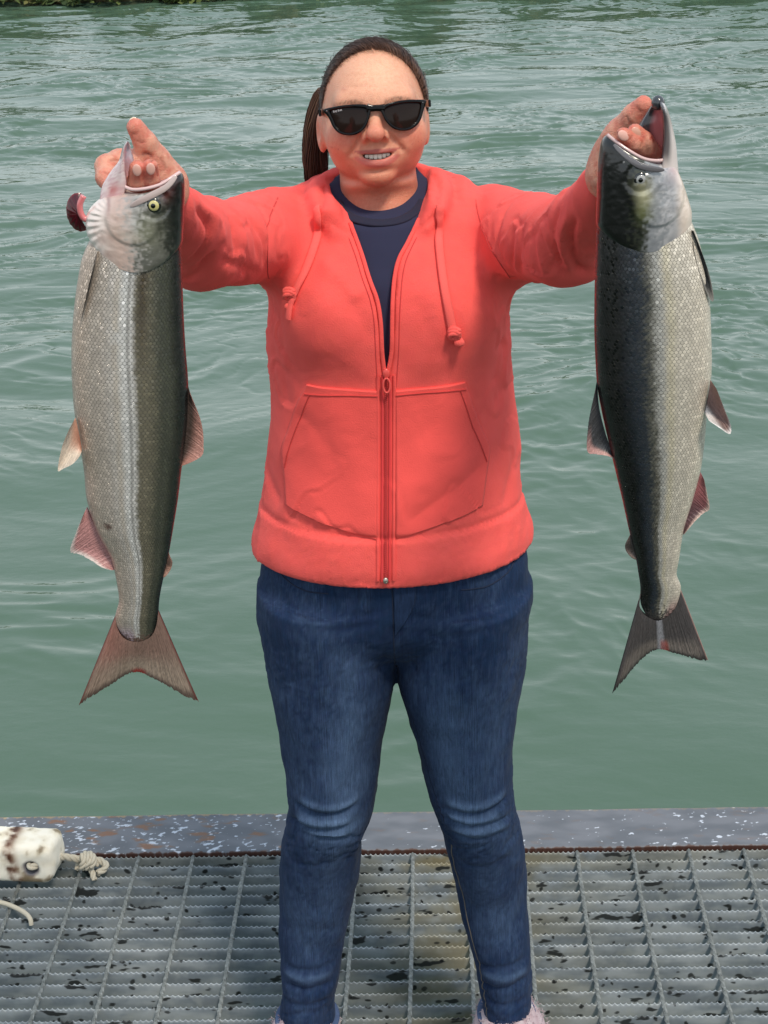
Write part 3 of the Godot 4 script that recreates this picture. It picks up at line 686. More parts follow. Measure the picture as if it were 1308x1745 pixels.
# the head in its own axes: x to the picture's right, y up, z out of the face
func sd_head(p: Vector3) -> float:
	var ax := absf(p.x)
	var m := Vector3(ax, p.y, p.z)
	var d := ell(p, Vector3(0, 0.015, -0.015), Vector3(0.0625, 0.0725, 0.088))
	d = smin(d, ell(p, Vector3(0, -0.018, 0.008), Vector3(0.0625, 0.055, 0.067)), 0.018)
	d = smin(d, ell(p, Vector3(0, -0.047, 0.008), Vector3(0.0505, 0.032, 0.053)), 0.016)
	d = smin(d, ell(m, Vector3(0.034, -0.023, 0.045), Vector3(0.0245, 0.022, 0.0235)), 0.018)
	d = smin(d, ell(p, Vector3(-0.003, -0.069, 0.0525), Vector3(0.0205, 0.0135, 0.0165)), 0.014)
	d = smin(d, ell(p, Vector3(0, -0.045, 0.051), Vector3(0.029, 0.017, 0.0188)), 0.016)
	d = smin(d, cap(m, Vector3(0, 0.017, 0.062), Vector3(0.034, 0.018, 0.052), 0.013, 0.011), 0.016)
	d = smax(d, -ell(m, Vector3(0.03, 0.001, 0.078), Vector3(0.017, 0.011, 0.014)), 0.012)
	var nose := cap(p, Vector3(-0.002, 0.008, 0.068), Vector3(-0.003, -0.0185, 0.0865), 0.0062, 0.0088)
	nose = smin(nose, ell(p, Vector3(-0.003, -0.0195, 0.0885), Vector3(0.0105, 0.0088, 0.0105)), 0.006)
	nose = smin(nose, ell(Vector3(absf(p.x + 0.003), p.y, p.z), Vector3(0.0122, -0.0222, 0.077), Vector3(0.0058, 0.0062, 0.009)), 0.004)
	d = smin(d, nose, 0.007)
	d = smax(d, -ell(Vector3(absf(p.x + 0.003), p.y, p.z), Vector3(0.0074, -0.0262, 0.0845), Vector3(0.0042, 0.0036, 0.0065)), 0.0022)
	# mouth: lips, then the opening
	var mx := p.x + 0.002
	var bend := mx * mx * 10.0
	var zl := 0.0712 - mx * mx * 18.0
	var lipw := clampf(1.0 - pow(absf(mx) / 0.0265, 2.0), 0.0, 1.0)
	var up := Vector2(p.y - (-0.0408 + bend * 0.3), p.z - zl).length() - 0.0036 * sqrt(lipw) + (0.01 if lipw <= 0.0 else 0.0)
	var dn := Vector2(p.y - (-0.0535 + bend * 1.0), p.z - zl + 0.001).length() - 0.0056 * sqrt(lipw) + (0.01 if lipw <= 0.0 else 0.0)
	d = smin(d, up, 0.006)
	d = smin(d, dn, 0.007)
	d = smax(d, -ell(Vector3(mx, p.y - bend * 0.8, p.z), Vector3(0, -0.0466, 0.076), Vector3(0.0215, 0.0031, 0.016)), 0.002)
	# lines from nose to mouth corners, and under the lip
	var crease := 0.0
	for sg in [-1.0, 1.0]:
		var a := Vector2(-0.003 + sg * 0.017, -0.021); var b := Vector2(-0.002 + sg * 0.0305, -0.0405)
		var ab := b - a
		var q := Vector2(p.x, p.y) - a
		var t := clampf(q.dot(ab) / ab.length_squared(), 0.0, 1.0)
		crease += 0.0024 * exp(-(q - ab * t).length_squared() / 0.000009) - 0.0016 * exp(-(q - ab * t + Vector2(-sg * 0.007, -0.002)).length_squared() / 0.00003)
	crease += 0.002 * exp(-(pow((p.y + 0.0635) / 0.004, 2.0) + pow(mx / 0.02, 2.0)))
	for k in 2:
		var fy := 0.034 + 0.013 * k + p.x * p.x * 2.0
		crease += 0.0006 * exp(-pow((p.y - fy) / 0.0022, 2.0)) * sst(0.045, 0.02, ax)
	crease += 0.0009 * exp(-pow((absf(p.x + 0.002) - 0.004) / 0.0018, 2.0) - pow((p.y - 0.02) / 0.006, 2.0))
	if p.z > 0.02:
		d += crease
	# ear
	var e := ell(m, Vector3(0.0655 if p.x < 0.0 else 0.062, -0.016, -0.012), Vector3(0.0065, 0.024, 0.014))
	e = smax(e, -ell(m, Vector3(0.0725, -0.013, -0.004), Vector3(0.006, 0.014, 0.008)), 0.003)
	d = smin(d, e, 0.006)
	# neck and the soft fold under the chin
	d = smin(d, ell(p, Vector3(0, -0.081, 0.002), Vector3(0.042, 0.013, 0.038)), 0.008)
	d = smin(d, cap(p, Vector3(0, -0.06, -0.024), Vector3(0.002, -0.19, -0.014), 0.0465, 0.057), 0.012)
	return d

func sd_hand(p: Vector3, side: int) -> float:
	var palm := 1e9
	var d := 1e9
	var P: Array = chain_p[side]
	var R: Array = chain_r[side]
	for k in P.size():
		var c: Array = P[k]
		var r: Array = R[k]
		var f := 1e9
		for q in c.size() - 1:
			f = smin(f, cap(p, c[q], c[q + 1], r[q], r[q + 1]), 0.003)
		if k < 4:
			palm = smin(palm, f, 0.014)
		elif k == 4:
			palm = smin(palm, f, 0.01)
		else:
			d = minf(d, smin(palm, f, 0.006))
	return d

func sd_hand_left(p: Vector3) -> float:
	return sd_hand(p, 0)

func sd_hand_right(p: Vector3) -> float:
	return sd_hand(p, 1)

func sd_under(p: Vector3) -> float:   # the body inside the clothes
	var d := sd_prof(torso, p, 0.035)
	d = smin(d, cap(p, SHL, ELL, 0.04, 0.033), 0.03)
	d = smin(d, cap(p, ELL, WRL, 0.028, 0.014), 0.02)
	d = smin(d, cap(p, SHR, ELR, 0.04, 0.033), 0.03)
	d = smin(d, cap(p, ELR, WRR, 0.028, 0.014), 0.02)
	d = smin(d, sd_prof(pelvis, p, 0.02), 0.03)
	d = minf(d, sd_prof(leg_left, p, 0.015))
	d = minf(d, sd_prof(leg_right, p, 0.015))
	d = smin(d, cap(p, ANKLE_L, ANKLE_L + Vector3(-0.02, -0.04, 0.12), 0.035, 0.025), 0.02)
	d = smin(d, cap(p, ANKLE_R, ANKLE_R + Vector3(0.02, -0.04, 0.12), 0.035, 0.025), 0.02)
	return d

const ANKLE_L := Vector3(-0.1433,0.0762,0.055)
const ANKLE_R := Vector3(0.159,0.0709,0.055)

func sd_fender(p: Vector3) -> float:
	var q := fender_inv * p
	var taper := 0.9 + 0.1 * sst(-0.15, 0.1, q.x)
	var h := Vector3(0.22, 0.04 * taper, 0.038)
	var e := q.abs() - h + Vector3.ONE * 0.016
	var d := Vector3(maxf(e.x, 0), maxf(e.y, 0), maxf(e.z, 0)).length() + minf(maxf(e.x, maxf(e.y, e.z)), 0.0) - 0.016
	d = smax(d, (q - Vector3(0.22, -0.02, 0)).dot(Vector3(0.8, -0.6, 0.0)), 0.012)
	d = smax(d, -cap(q, Vector3(0.178, -0.004, -0.08), Vector3(0.178, -0.004, 0.08), 0.0115, 0.0115), 0.008)
	d += rough_noise.get_noise_3dv(q * 5.0) * 0.0015
	return d

var fender_xf: Transform3D
var fender_inv: Transform3D

func _mesh_job(id: int) -> Geo:
	var g: Geo
	match id:
		0:
			g = nets(sd_hoodie, Vector3(-0.32, 0.85, -0.19), Vector3(0.34, 1.42, 0.47), 0.0048, 1.35)
			for k in g.v.size():
				g.v[k] += g.n[k] * hoodie_disp(g.v[k], g.n[k])
			g.normals()
		1:
			g = nets(sd_jeans, Vector3(-0.22, 0.04, -0.11), Vector3(0.24, 0.95, 0.22), 0.0046, 1.35)
			for k in g.v.size():
				g.v[k] += g.n[k] * jeans_disp(g.v[k], g.n[k])
			g.normals()
		2:
			g = nets(sd_head, Vector3(-0.09, -0.17, -0.12), Vector3(0.09, 0.1, 0.11), 0.0021)
		3:
			g = nets(sd_hand_left, Vector3(-0.2863,1.3906,0.37) + Vector3(-0.03, -0.04, 0), Vector3(-0.1841,1.4919,0.37) + Vector3(0.03, 0.03, 0.19), 0.0017, 1.3)
		4:
			g = nets(sd_hand_right, Vector3(0.2215,1.385,0.37) + Vector3(-0.03, -0.04, 0), Vector3(0.3087,1.4954,0.37) + Vector3(0.03, 0.03, 0.19), 0.0017, 1.3)
		5:
			g = nets(sd_shirt, Vector3(-0.16, 1.0, -0.1), Vector3(0.18, 1.36, 0.2), 0.006)
		6:
			g = nets(sd_under, Vector3(-0.3, 0.0, -0.1), Vector3(0.32, 1.4, 0.44), 0.014)
		7:
			g = nets(sd_fender, fender_xf.origin - Vector3(0.28, 0.12, 0.12), fender_xf.origin + Vector3(0.28, 0.12, 0.12), 0.004)
	return g

# ---------------------------------------------------------------- colours of the person
func skin_color(p: Vector3) -> Color:   # head axes
	var c := s(226, 164, 134)
	var cheek := exp(-(pow((absf(p.x) - 0.04) / 0.02, 2.0) + pow((p.y + 0.024) / 0.02, 2.0)))
	c = c.lerp(s(216, 122, 98), 0.8 * cheek * sst(0.0, 0.04, p.z))
	c = c.lerp(s(212, 118, 98), 0.8 * exp(-p.distance_squared_to(Vector3(-0.003, -0.021, 0.092)) / 0.00022))
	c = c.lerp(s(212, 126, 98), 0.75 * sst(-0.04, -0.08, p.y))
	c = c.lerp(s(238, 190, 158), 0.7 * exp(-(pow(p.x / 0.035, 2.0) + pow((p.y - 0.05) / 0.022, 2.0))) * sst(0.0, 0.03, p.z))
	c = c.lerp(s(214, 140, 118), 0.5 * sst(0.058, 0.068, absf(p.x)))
	var blotch := rough_noise.get_noise_3dv(p * 30.0)
	c = c.lerp(s(204, 116, 92), clampf(blotch * 0.4 + 0.05, 0.0, 0.3))
	c = c.lerp(s(242, 196, 166), clampf(rough_noise.get_noise_3dv(p * 55.0 + Vector3.ONE) * 0.35, 0.0, 0.2))
	# mole-coloured mark on the forehead
	c = c.lerp(s(196, 128, 104), 0.6 * exp(-(pow((p.x + 0.036) / 0.004, 2.0) + pow((p.y - 0.034) / 0.003, 2.0))))
	var mx := p.x + 0.002
	var bend := mx * mx * 10.0
	if p.z > 0.05:
		var lipw := clampf(1.0 - pow(absf(mx) / 0.027, 2.0), 0.0, 1.0)
		var u := absf(p.y - (-0.0408 + bend * 0.3)) / (0.0036 * sqrt(lipw) + 0.0001)
		var l := absf(p.y - (-0.0535 + bend)) / (0.0068 * sqrt(lipw) + 0.0001)
		c = c.lerp(s(178, 90, 88), 0.8 * sst(1.15, 0.75, u))
		c = c.lerp(s(208, 114, 106), 0.8 * sst(1.1, 0.7, l))
		var o := pow(mx / 0.026, 2.0) + pow((p.y - bend * 0.8 + 0.0472) / 0.0046, 2.0)
		if p.z < 0.0735 - mx * mx * 18.0:
			c = c.lerp(s(70, 24, 24), sst(1.1, 0.85, o))
		# eyebrows show above the glasses
	var by := 0.0146 + 0.004 * sin(clampf((absf(p.x + 0.002) - 0.012) / 0.034, 0.0, 1.0) * PI)
	var br := sst(0.004, 0.0015, absf(p.y - by)) * sst(0.01, 0.015, absf(p.x + 0.002)) * sst(0.05, 0.044, absf(p.x + 0.002)) * sst(0.0, 0.03, p.z)
	c = c.lerp(s(110, 76, 60), 0.75 * br * clampf(0.7 + rough_noise.get_noise_2d(p.x * 300.0, p.y * 80.0), 0.0, 1.0))
	return c

func jeans_color(p: Vector3, n: Vector3) -> Color:
	var c := s(38, 56, 90)
	var streak := rough_noise.get_noise_3d(p.x * 60.0, p.y * 3.0, p.z * 60.0)
	var big := fold_noise.get_noise_3d(p.x * 2.0, p.y, p.z)
	var fade := 0.0
	for L in [leg_left, leg_right]:
		var k := clampi(int((p.y - L.y0) * L.k), 0, L.cx.size() - 1)
		var u: float = absf(p.x - L.cx[k]) / L.hw[k]
		if u < 1.0 and (p.x < 0.008) == (L == leg_left):
			var inner: float = (p.x - L.cx[k]) / L.hw[k] * (1.0 if L == leg_left else -1.0)
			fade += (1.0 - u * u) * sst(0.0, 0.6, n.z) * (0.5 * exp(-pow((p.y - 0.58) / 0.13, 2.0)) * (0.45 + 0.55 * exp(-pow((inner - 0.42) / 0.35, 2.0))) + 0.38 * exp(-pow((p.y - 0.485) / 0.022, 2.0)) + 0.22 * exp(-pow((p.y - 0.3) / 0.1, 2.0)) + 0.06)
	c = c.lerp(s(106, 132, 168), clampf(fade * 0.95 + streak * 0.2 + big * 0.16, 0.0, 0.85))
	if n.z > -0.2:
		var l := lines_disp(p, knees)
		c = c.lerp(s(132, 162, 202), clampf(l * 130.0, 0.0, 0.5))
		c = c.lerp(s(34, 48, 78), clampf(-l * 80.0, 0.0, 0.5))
	return c

# ---------------------------------------------------------------- fish
# rings between a belly edge and a back edge; "sag" pushes the middle of the near side along down
func fish_loft(belly: PackedVector3Array, back: PackedVector3Array, half: PackedFloat32Array, sag: PackedFloat32Array, rows: int, cols: int, color: Callable, bump: Callable, length_uv: float) -> Geo:
	var g := Geo.new()
	var run := 0.0
	for r in rows:
		var t := r / float(rows - 1)
		var A := cr(belly, t); var B := cr(back, t)
		if r > 0:
			run += ((A + B) / 2.0).distance_to((cr(belly, (r - 1.0) / (rows - 1)) + cr(back, (r - 1.0) / (rows - 1))) / 2.0)
		var th := crf(half, t); var sg := crf(sag, t)
		var mid := (A + B) / 2.0
		var ax := (B - A) / 2.0
		for k in cols:
			var a := TAU * k / cols
			var u := cos(a)
			var w := sin(a)
			var p := mid + ax * u + Vector3(0, 0, 1) * th * signf(w) * pow(absf(w), 0.85) + Vector3(0, -sg * (1.0 - u * u), 0)
			var info := Vector3(u, t, w)
			p.z += bump.call(p, info)
			g.v.append(p)
			g.uv.append(Vector2(k / float(cols), run * length_uv))
			g.c.append(color.call(p, info))
	grid_index(g, rows, cols, true)
	# close both ends
	for e in 2:
		var b := 0 if e == 0 else (rows - 1) * cols
		var c := g.v.size()
		var m := Vector3.ZERO
		for k in cols:
			m += g.v[b + k] / cols
		g.v.append(m); g.uv.append(g.uv[b]); g.c.append(g.c[b])
		for k in cols:
			if e == 0:
				g.i.append_array(PackedInt32Array([c, b + (k + 1) % cols, b + k]))
			else:
				g.i.append_array(PackedInt32Array([c, b + k, b + (k + 1) % cols]))
	g.normals()
	# make sure that normals point outwards
	var probe := g.v[(rows / 2) * cols + cols / 4]
	if g.n[(rows / 2) * cols + cols / 4].z < 0.0 and probe.z > (belly[0].z):
		for k in range(0, g.i.size(), 3):
			var q := g.i[k]; g.i[k] = g.i[k + 1]; g.i[k + 1] = q
		g.normals()
	return g

# a fin: a thin slab between its base and its free edge, ridged along its rays
func fin(base: PackedVector3Array, edge: PackedVector3Array, thick: float, rays: float, color: Callable, ragged := 0.0, curl := 0.0) -> Geo:
	var g := Geo.new()
	var nu := 130; var nv := 30
	for side in 2:
		var sg := 1.0 if side == 0 else -1.0
		for r in nv:
			var v := r / float(nv - 1)
			for c in nu:
				var u := c / float(nu - 1)
				var rag := 1.0 - ragged * absf(rough_noise.get_noise_2d(u * 260.0, thick * 9000.0)) * 2.0
				var p := cr(base, u).lerp(cr(edge, u), v * rag)
				var e := minf(minf(u, 1.0 - u) * 14.0, minf((1.0 - v) * 8.0, 1.0))
				var ridge := 0.6 * sin(u * rays * 1.5 * TAU + rough_noise.get_noise_2d(u * 90.0, 3.0) * 9.0 + v * 1.5) + 0.9 * rough_noise.get_noise_2d(u * 300.0, v * 2.0 + thick * 5000.0)
				var z := sg * (thick * (0.25 + 0.75 * sqrt(clampf(e, 0.0, 1.0))) * (1.15 - 0.7 * v) + 0.00045 * ridge * (0.4 + v) * clampf(e, 0.0, 1.0))
				p.z += z + curl * v * v + 0.003 * sin(u * 7.0 + v * 2.0) * v
				g.v.append(p)
				g.uv.append(Vector2(u, v))
				var col: Color = color.call(u, v)
				var tone := clampf(1.0 + 0.25 * ridge * (0.3 + 0.7 * v) + 0.5 * rough_noise.get_noise_2d(u * 34.0 + 50.0, v * 9.0), 0.35, 1.5)
				g.c.append(Color(col.r * tone, col.g * tone, col.b * tone))
		grid_index(g, nv, nu, false, side == 1, side * nu * nv)
	g.normals()
	if g.n[nu * nv / 2].z < 0.0:
		for k in range(0, g.i.size(), 3):
			var q := g.i[k]; g.i[k] = g.i[k + 1]; g.i[k + 1] = q
		g.normals()
	return g

# a lower jaw: an open trough through near rail, keel and far rail
func jaw(near: PackedVector3Array, keel: PackedVector3Array, far: PackedVector3Array, color: Callable) -> Geo:
	var g := Geo.new()
	var rows := 44; var cols := 22
	for layer in 2:
		for r in rows:
			var t := r / float(rows - 1)
			var N := cr(near, t); var K := cr(keel, t); var F := cr(far, t)
			var C := (N + F) / 2.0
			for c in cols:
				var q := c / float(cols - 1)
				var ctrl := K * 2.0 - C
				var p := N.lerp(ctrl, q).lerp(ctrl.lerp(F, q), q)
				var inn := 0.0
				if layer == 1:
					inn = minf(0.0028, p.distance_to(C) * 0.35)
					p = p.move_toward(C, inn)
				var lip := exp(-pow(minf(q, 1.0 - q) * 9.0, 2.0)) * 0.0012
				p += (p - C).normalized() * lip * (1.0 if layer == 0 else -1.0)
				g.v.append(p)
				g.uv.append(Vector2(q, t))
				g.c.append(color.call(t, q, layer))
		grid_index(g, rows, cols, false, layer == 1, layer * rows * cols)
	# join the rims
	var o := rows * cols
	for r in rows - 1:
		for e in 2:
			var a := r * cols + (0 if e == 0 else cols - 1)
			var b := a + cols
			if e == 0:
				g.i.append_array(PackedInt32Array([a, b, a + o, b, b + o, a + o]))
			else:
				g.i.append_array(PackedInt32Array([a, a + o, b, b, a + o, b + o]))
	g.normals()
	return g

func fish_eye(parent: Node3D, at: Vector3, r: float, look: Vector3, iris: Color, rim: Color) -> void:
	var e := Geo.new()
	e.add(ball(at, Vector3(r * 1.3, r * 1.3, r * 0.42)).paint(rim))
	e.add(ball(at + look * r * 0.12, Vector3(r, r, r * 0.42)).paint(iris))
	var m := mat(Color.WHITE, 0.12)
	m.clearcoat_enabled = true; m.clearcoat = 1.0; m.clearcoat_roughness = 0.05
	var o := put("eye", e, m, parent)
	put("pupil", ball(at + look * r * 0.3 + Vector3(-0.0004, 0, 0), Vector3(r * 0.58, r * 0.58, r * 0.29)).paint(s(10, 10, 12)), m, o)

func no_bump(_p: Vector3, _i: Vector3) -> float:
	return 0.0

func jitter(p: Vector3) -> float:
	return spot_noise.get_noise_3dv(p * 1.0)

func fish_left_color(p: Vector3, i: Vector3) -> Color:
	var j := rough_noise.get_noise_3dv(p * 40.0)
	var k := spot_noise.get_noise_3dv(p * 6.0)
	var u := i.x + k * 0.03
	var c := s(216, 194, 176).lerp(s(200, 188, 176), sst(-0.95, -0.5, u)).lerp(s(214, 208, 202), sst(-0.5, -0.1, u))
	c = c.lerp(s(196, 172, 140), 0.5 * exp(-pow((u + 0.16) / 0.07, 2.0)) * sst(0.0, 0.2, i.y + k * 0.5))
	c = c.lerp(s(250, 250, 248), 0.55 * exp(-pow((u - 0.0) / 0.16, 2.0)))
	c = c.lerp(s(128, 122, 104), sst(0.11, 0.2, u + j * 0.06))
	c = c.lerp(s(84, 86, 74), sst(0.35, 0.65, u + j * 0.1))
	c = c.lerp(s(24, 26, 24), sst(0.7, 0.95, u + j * 0.05))
	c = c.lerp(s(64, 46, 30), 0.7 * exp(-pow((u - 0.3) / 0.1, 2.0)) * sst(0.42, 0.2, i.y))
	# lateral line
	c = c.lerp(s(84, 78, 70), 0.5 * exp(-pow((i.x - 0.05) / 0.012, 2.0)))
	# pinkish belly and the pale tail root
	c = c.lerp(s(214, 172, 158), 0.5 * sst(-0.7, -0.98, u) * sst(0.3, 0.7, i.y))
	c = c.lerp(s(196, 176, 190), sst(0.9, 0.97, i.y) * sst(0.0, -0.4, u))
	c = c.lerp(s(124, 98, 88), sst(0.945, 0.985, i.y + j * 0.05))
	var d := Vector2(p.x, p.y).distance_to(Vector2(-0.2781, 1.114))
	c = c.lerp(s(96, 52, 40), 0.8 * sst(0.005, 0.002, d + j * 0.003))
	return c

func fish_right_color(p: Vector3, i: Vector3) -> Color:
	var j := rough_noise.get_noise_3dv(p * 40.0)
	var k := spot_noise.get_noise_3dv(p * 6.0)
	var u := i.x + k * 0.05
	var c := s(248, 236, 218).lerp(s(232, 222, 206), sst(-0.9, -0.45, u))
	c = c.lerp(s(214, 204, 172), 0.6 * exp(-pow((u + 0.22) / 0.08, 2.0)))
	c = c.lerp(s(190, 188, 182), sst(-0.2, -0.05, u + j * 0.08))
	c = c.lerp(s(110, 108, 98), sst(-0.02, 0.14, u + j * 0.12))
	c = c.lerp(s(50, 56, 65), sst(0.08, 0.3, u + j * 0.2))
	c = c.lerp(s(13, 15, 20), sst(0.33, 0.66, u + j * 0.08))
	c = c.lerp(s(70, 64, 46), 0.6 * exp(-pow((u - 0.08) / 0.06, 2.0)) * sst(0.35, 0.7, i.y))
	c = c.lerp(s(216, 176, 170), sst(0.9, 0.97, i.y) * sst(-0.3, -0.7, u))
	c = c.lerp(s(70, 66, 64), sst(0.945, 0.985, i.y + j * 0.06))
	c = c.lerp(s(120, 34, 34), 0.8 * sst(0.93, 0.99, i.x) * sst(0.45, 0.5, i.y) * sst(0.75, 0.7, i.y))
	return c

func head_left_color(p: Vector3, i: Vector3) -> Color:
	var j := rough_noise.get_noise_3dv(p * 25.0)
	var k := spot_noise.get_noise_3dv(p * 7.0)
	if i.y < 0.30:
		return s(200, 150, 146).lerp(s(120, 44, 44), sst(0.2, 0.02, i.y)).lerp(s(226, 196, 194), sst(0.2, 0.3, i.y))
	var x: float = (p.x - -0.2666) / (-0.1766 - -0.2666) + k * 0.05
	var y: float = p.y - 1.4235
	var c := s(240, 224, 216).lerp(s(214, 186, 174), sst(0.1, 0.3, x))
	c = c.lerp(s(172, 168, 164), sst(0.32, 0.5, x + j * 0.14))
	c = c.lerp(s(216, 214, 214), 0.6 * exp(-Vector2((x - 0.5) * 1.3, (y + 0.006) * 12.0).length_squared() / 0.02))
	c = c.lerp(s(104, 104, 96), sst(0.5, 0.66, x - y * 2.0 + j * 0.25))
	c = c.lerp(s(44, 46, 42), sst(0.68, 0.84, x - absf(y) * 0.8 + j * 0.15))
	c = c.lerp(s(16, 18, 18), sst(0.82, 0.96, x + j * 0.05))
	var band := exp(-pow((y + 0.012 + (x - 0.4) * 0.03) / 0.006, 2.0)) * sst(0.2, 0.35, x) * sst(0.62, 0.5, x)
	c = c.lerp(s(214, 198, 184), 0.5 * band)
	c = c.lerp(s(178, 132, 118), 0.45 * clampf(k * 1.6 - 0.2, 0.0, 1.0) * sst(0.6, 0.4, x))
	c = c.lerp(s(150, 150, 126), 0.6 * exp(-Vector2(x - 0.62, (y + 0.008) * 9.0).length_squared() / 0.02))
	c = c.lerp(s(128, 36, 38), 0.8 * exp(-Vector2(x - 0.82, (y - 0.031) * 7.0).length_squared() / 0.006))
	c = c.lerp(s(120, 30, 36), 0.5 * exp(-pow((x - 0.22) / 0.03, 2.0) - pow((y - 0.018) / 0.014, 2.0)))
	c = c.lerp(s(60, 40, 36), 0.7 * sst(0.95, 0.975, i.y))
	return c

func head_right_color(p: Vector3, i: Vector3) -> Color:
	var j := rough_noise.get_noise_3dv(p * 25.0)
	var k := spot_noise.get_noise_3dv(p * 7.0)
	if i.y < 0.30:
		return s(206, 132, 124).lerp(s(110, 36, 40), sst(0.2, 0.02, i.y)).lerp(s(214, 176, 176), sst(0.2, 0.3, i.y))
	var y: float = p.y - 1.4344
	var x: float = (p.x - 0.2069) / (0.2911 - 0.2069) + k * 0.05 + y * 0.6
	var c := s(14, 15, 17)
	c = c.lerp(s(52, 54, 44), sst(0.34, 0.5, x + j * 0.2))
	c = c.lerp(s(150, 152, 156), sst(0.5, 0.62, x + j * 0.1))
	c = c.lerp(s(186, 184, 186), sst(0.66, 0.84, x + j * 0.25))
	c = c.lerp(s(232, 214, 200), sst(0.86, 0.98, x))
	c = c.lerp(s(206, 200, 164), 0.75 * exp(-Vector2((x - 0.53) * 1.4, (y + 0.003) * 8.0).length_squared() / 0.012))
	c = c.lerp(s(96, 104, 44), 0.5 * exp(-Vector2((x - 0.52) * 1.2, (y + 0.018) * 9.0).length_squared() / 0.01))
	c = c.lerp(s(120, 122, 128), 0.6 * clampf(k * 1.8, 0.0, 1.0) * sst(0.55, 0.65, x))
	c = c.lerp(s(222, 160, 150), 0.6 * exp(-Vector2(x - 0.93, (y - 0.025) * 8.0).length_squared() / 0.01))
	c = c.lerp(s(190, 170, 170), 0.8 * sst(0.36, 0.30, i.y))
	c = c.lerp(s(90, 60, 56), 0.6 * sst(0.95, 0.975, i.y) * sst(0.5, 0.6, x))
	return c

# cheek relief: rim of the gill cover, the plate in front of it, the fold behind the jaw
func head_left_bump(p: Vector3, i: Vector3) -> float:
	if i.y < 0.33 or i.z < 0.0:
		return 0.0
	var q := Vector2(p.x, p.y)
	var d := q.distance_to(Vector2(-0.2024, 1.4381))
	var z := 0.0012 * sst(0.022, 0.012, d) - 0.0015 * exp(-pow((d - 0.012) / 0.003, 2.0))
	var g := q.distance_to(Vector2(-0.2234, 1.4279))
	z += 0.0014 * sst(0.028, 0.024, g)
	z += 0.0006 * sin(atan2(q.y - 1.4266, q.x - -0.2317) * 34.0) * sst(0.022, 0.034, g) * sst(0.2, 0.08, (i.x + 1.0) * 0.5)
	z += rough_noise.get_noise_3dv(p * 14.0) * 0.0003
	z -= 0.006 * sst(0.84, 1.0, i.y) * sst(0.1, 0.5, i.x)
	return z

func head_right_bump(p: Vector3, i: Vector3) -> float:
	if i.y < 0.33 or i.z < 0.0:
		return 0.0
	var q := Vector2(p.x, p.y)
	var d := q.distance_to(Vector2(0.2473, 1.4474))
	var z := 0.0012 * sst(0.022, 0.012, d) - 0.0015 * exp(-pow((d - 0.012) / 0.003, 2.0))
	var g := q.distance_to(Vector2(0.2641, 1.4283))
	z += 0.0014 * sst(0.028, 0.024, g) + rough_noise.get_noise_3dv(p * 14.0) * 0.0003
	z -= 0.006 * sst(0.84, 1.0, i.y) * sst(0.0, 0.4, i.x)
	return z

func scale_maps() -> Array:
	# overlapping fish scales: 16 across and 16 along; colour tone and relief
	var side := 512
	var tone := Image.create(side, side, false, Image.FORMAT_RGB8)
	var relief := Image.create(side, side, false, Image.FORMAT_RGB8)
	var gloss := Image.create(side, side, false, Image.FORMAT_RGB8)
	var r := RandomNumberGenerator.new()
	r.seed = 5
	var tint := PackedFloat32Array(); var tilt := PackedFloat32Array(); var tilt2 := PackedFloat32Array()
	for k in 512:
		tint.append(r.randf()); tilt.append(r.randf_range(-1, 1)); tilt2.append(r.randf_range(-1, 1))
	for y in side:
		for x in side:
			var best := -1.0
			var id := 0
			var lx := 0.0; var ly := 0.0
			var gx := x / 32.0; var gy := y / 32.0
			# rows lie over the next like tiles; the later row is on top
			for rr in 3:
				var row := int(floor(gy)) - rr + 1
				var off := 0.5 * (row & 1)
				var col := int(floor(gx - off + 0.0))
				var cx := gx - off - col - 0.5
				var cy := gy - row
				var e := cx * cx * 3.2 + pow(cy / 1.35, 2.0)
				if cy > -0.05 and e < 1.0:
					best = 1.0 - e
					id = ((row + 16) % 16) * 16 + ((col + 16) % 16)
					lx = cx; ly = cy
			var edge := sst(0.0, 0.25, best)
			var h := 0.35 + 0.35 * edge * (0.5 + ly * 0.5) + 0.16 * (1.4 * tilt[id] * lx + 1.4 * tilt2[id] * (ly - 0.6))
			relief.set_pixel(x, y, Color(h, h, h))
			var t := (0.84 + 0.1 * tint[id] + (0.08 if tint[id] > 0.86 else 0.0)) * (0.62 + 0.38 * edge)
			tone.set_pixel(x, y, Color(t, t, t))
			var gl := lerpf(0.46, 0.24, tint[id]) - (0.12 if tint[id] > 0.86 else 0.0) + 0.25 * (1.0 - edge)
			gloss.set_pixel(x, y, Color(gl, gl, gl))
	return [ImageTexture.create_from_image(tone), ImageTexture.create_from_image(relief), ImageTexture.create_from_image(gloss)]

func fish_shape(name_: String, label: String, at: Vector3, belly: PackedVector3Array, back: PackedVector3Array, ratio: float, color: Callable, skin: Material) -> Node3D:
	var t := thing(name_, label, "fish", at, "salmon held up by the person")
	var half := PackedFloat32Array(); var sag := PackedFloat32Array()
	for k in belly.size():
		half.append(belly[k].distance_to(back[k]) * 0.5 * ratio)
		sag.append(0.0)
	var m := half.size()
	half[0] *= 0.8
	half[m - 1] *= 0.22; half[m - 2] *= 0.36; half[m - 3] *= 0.6; half[m - 4] *= 0.85
	put("body", fish_loft(belly, back, half, sag, 300, 120, color, no_bump, 20.0), skin, t)
	return t

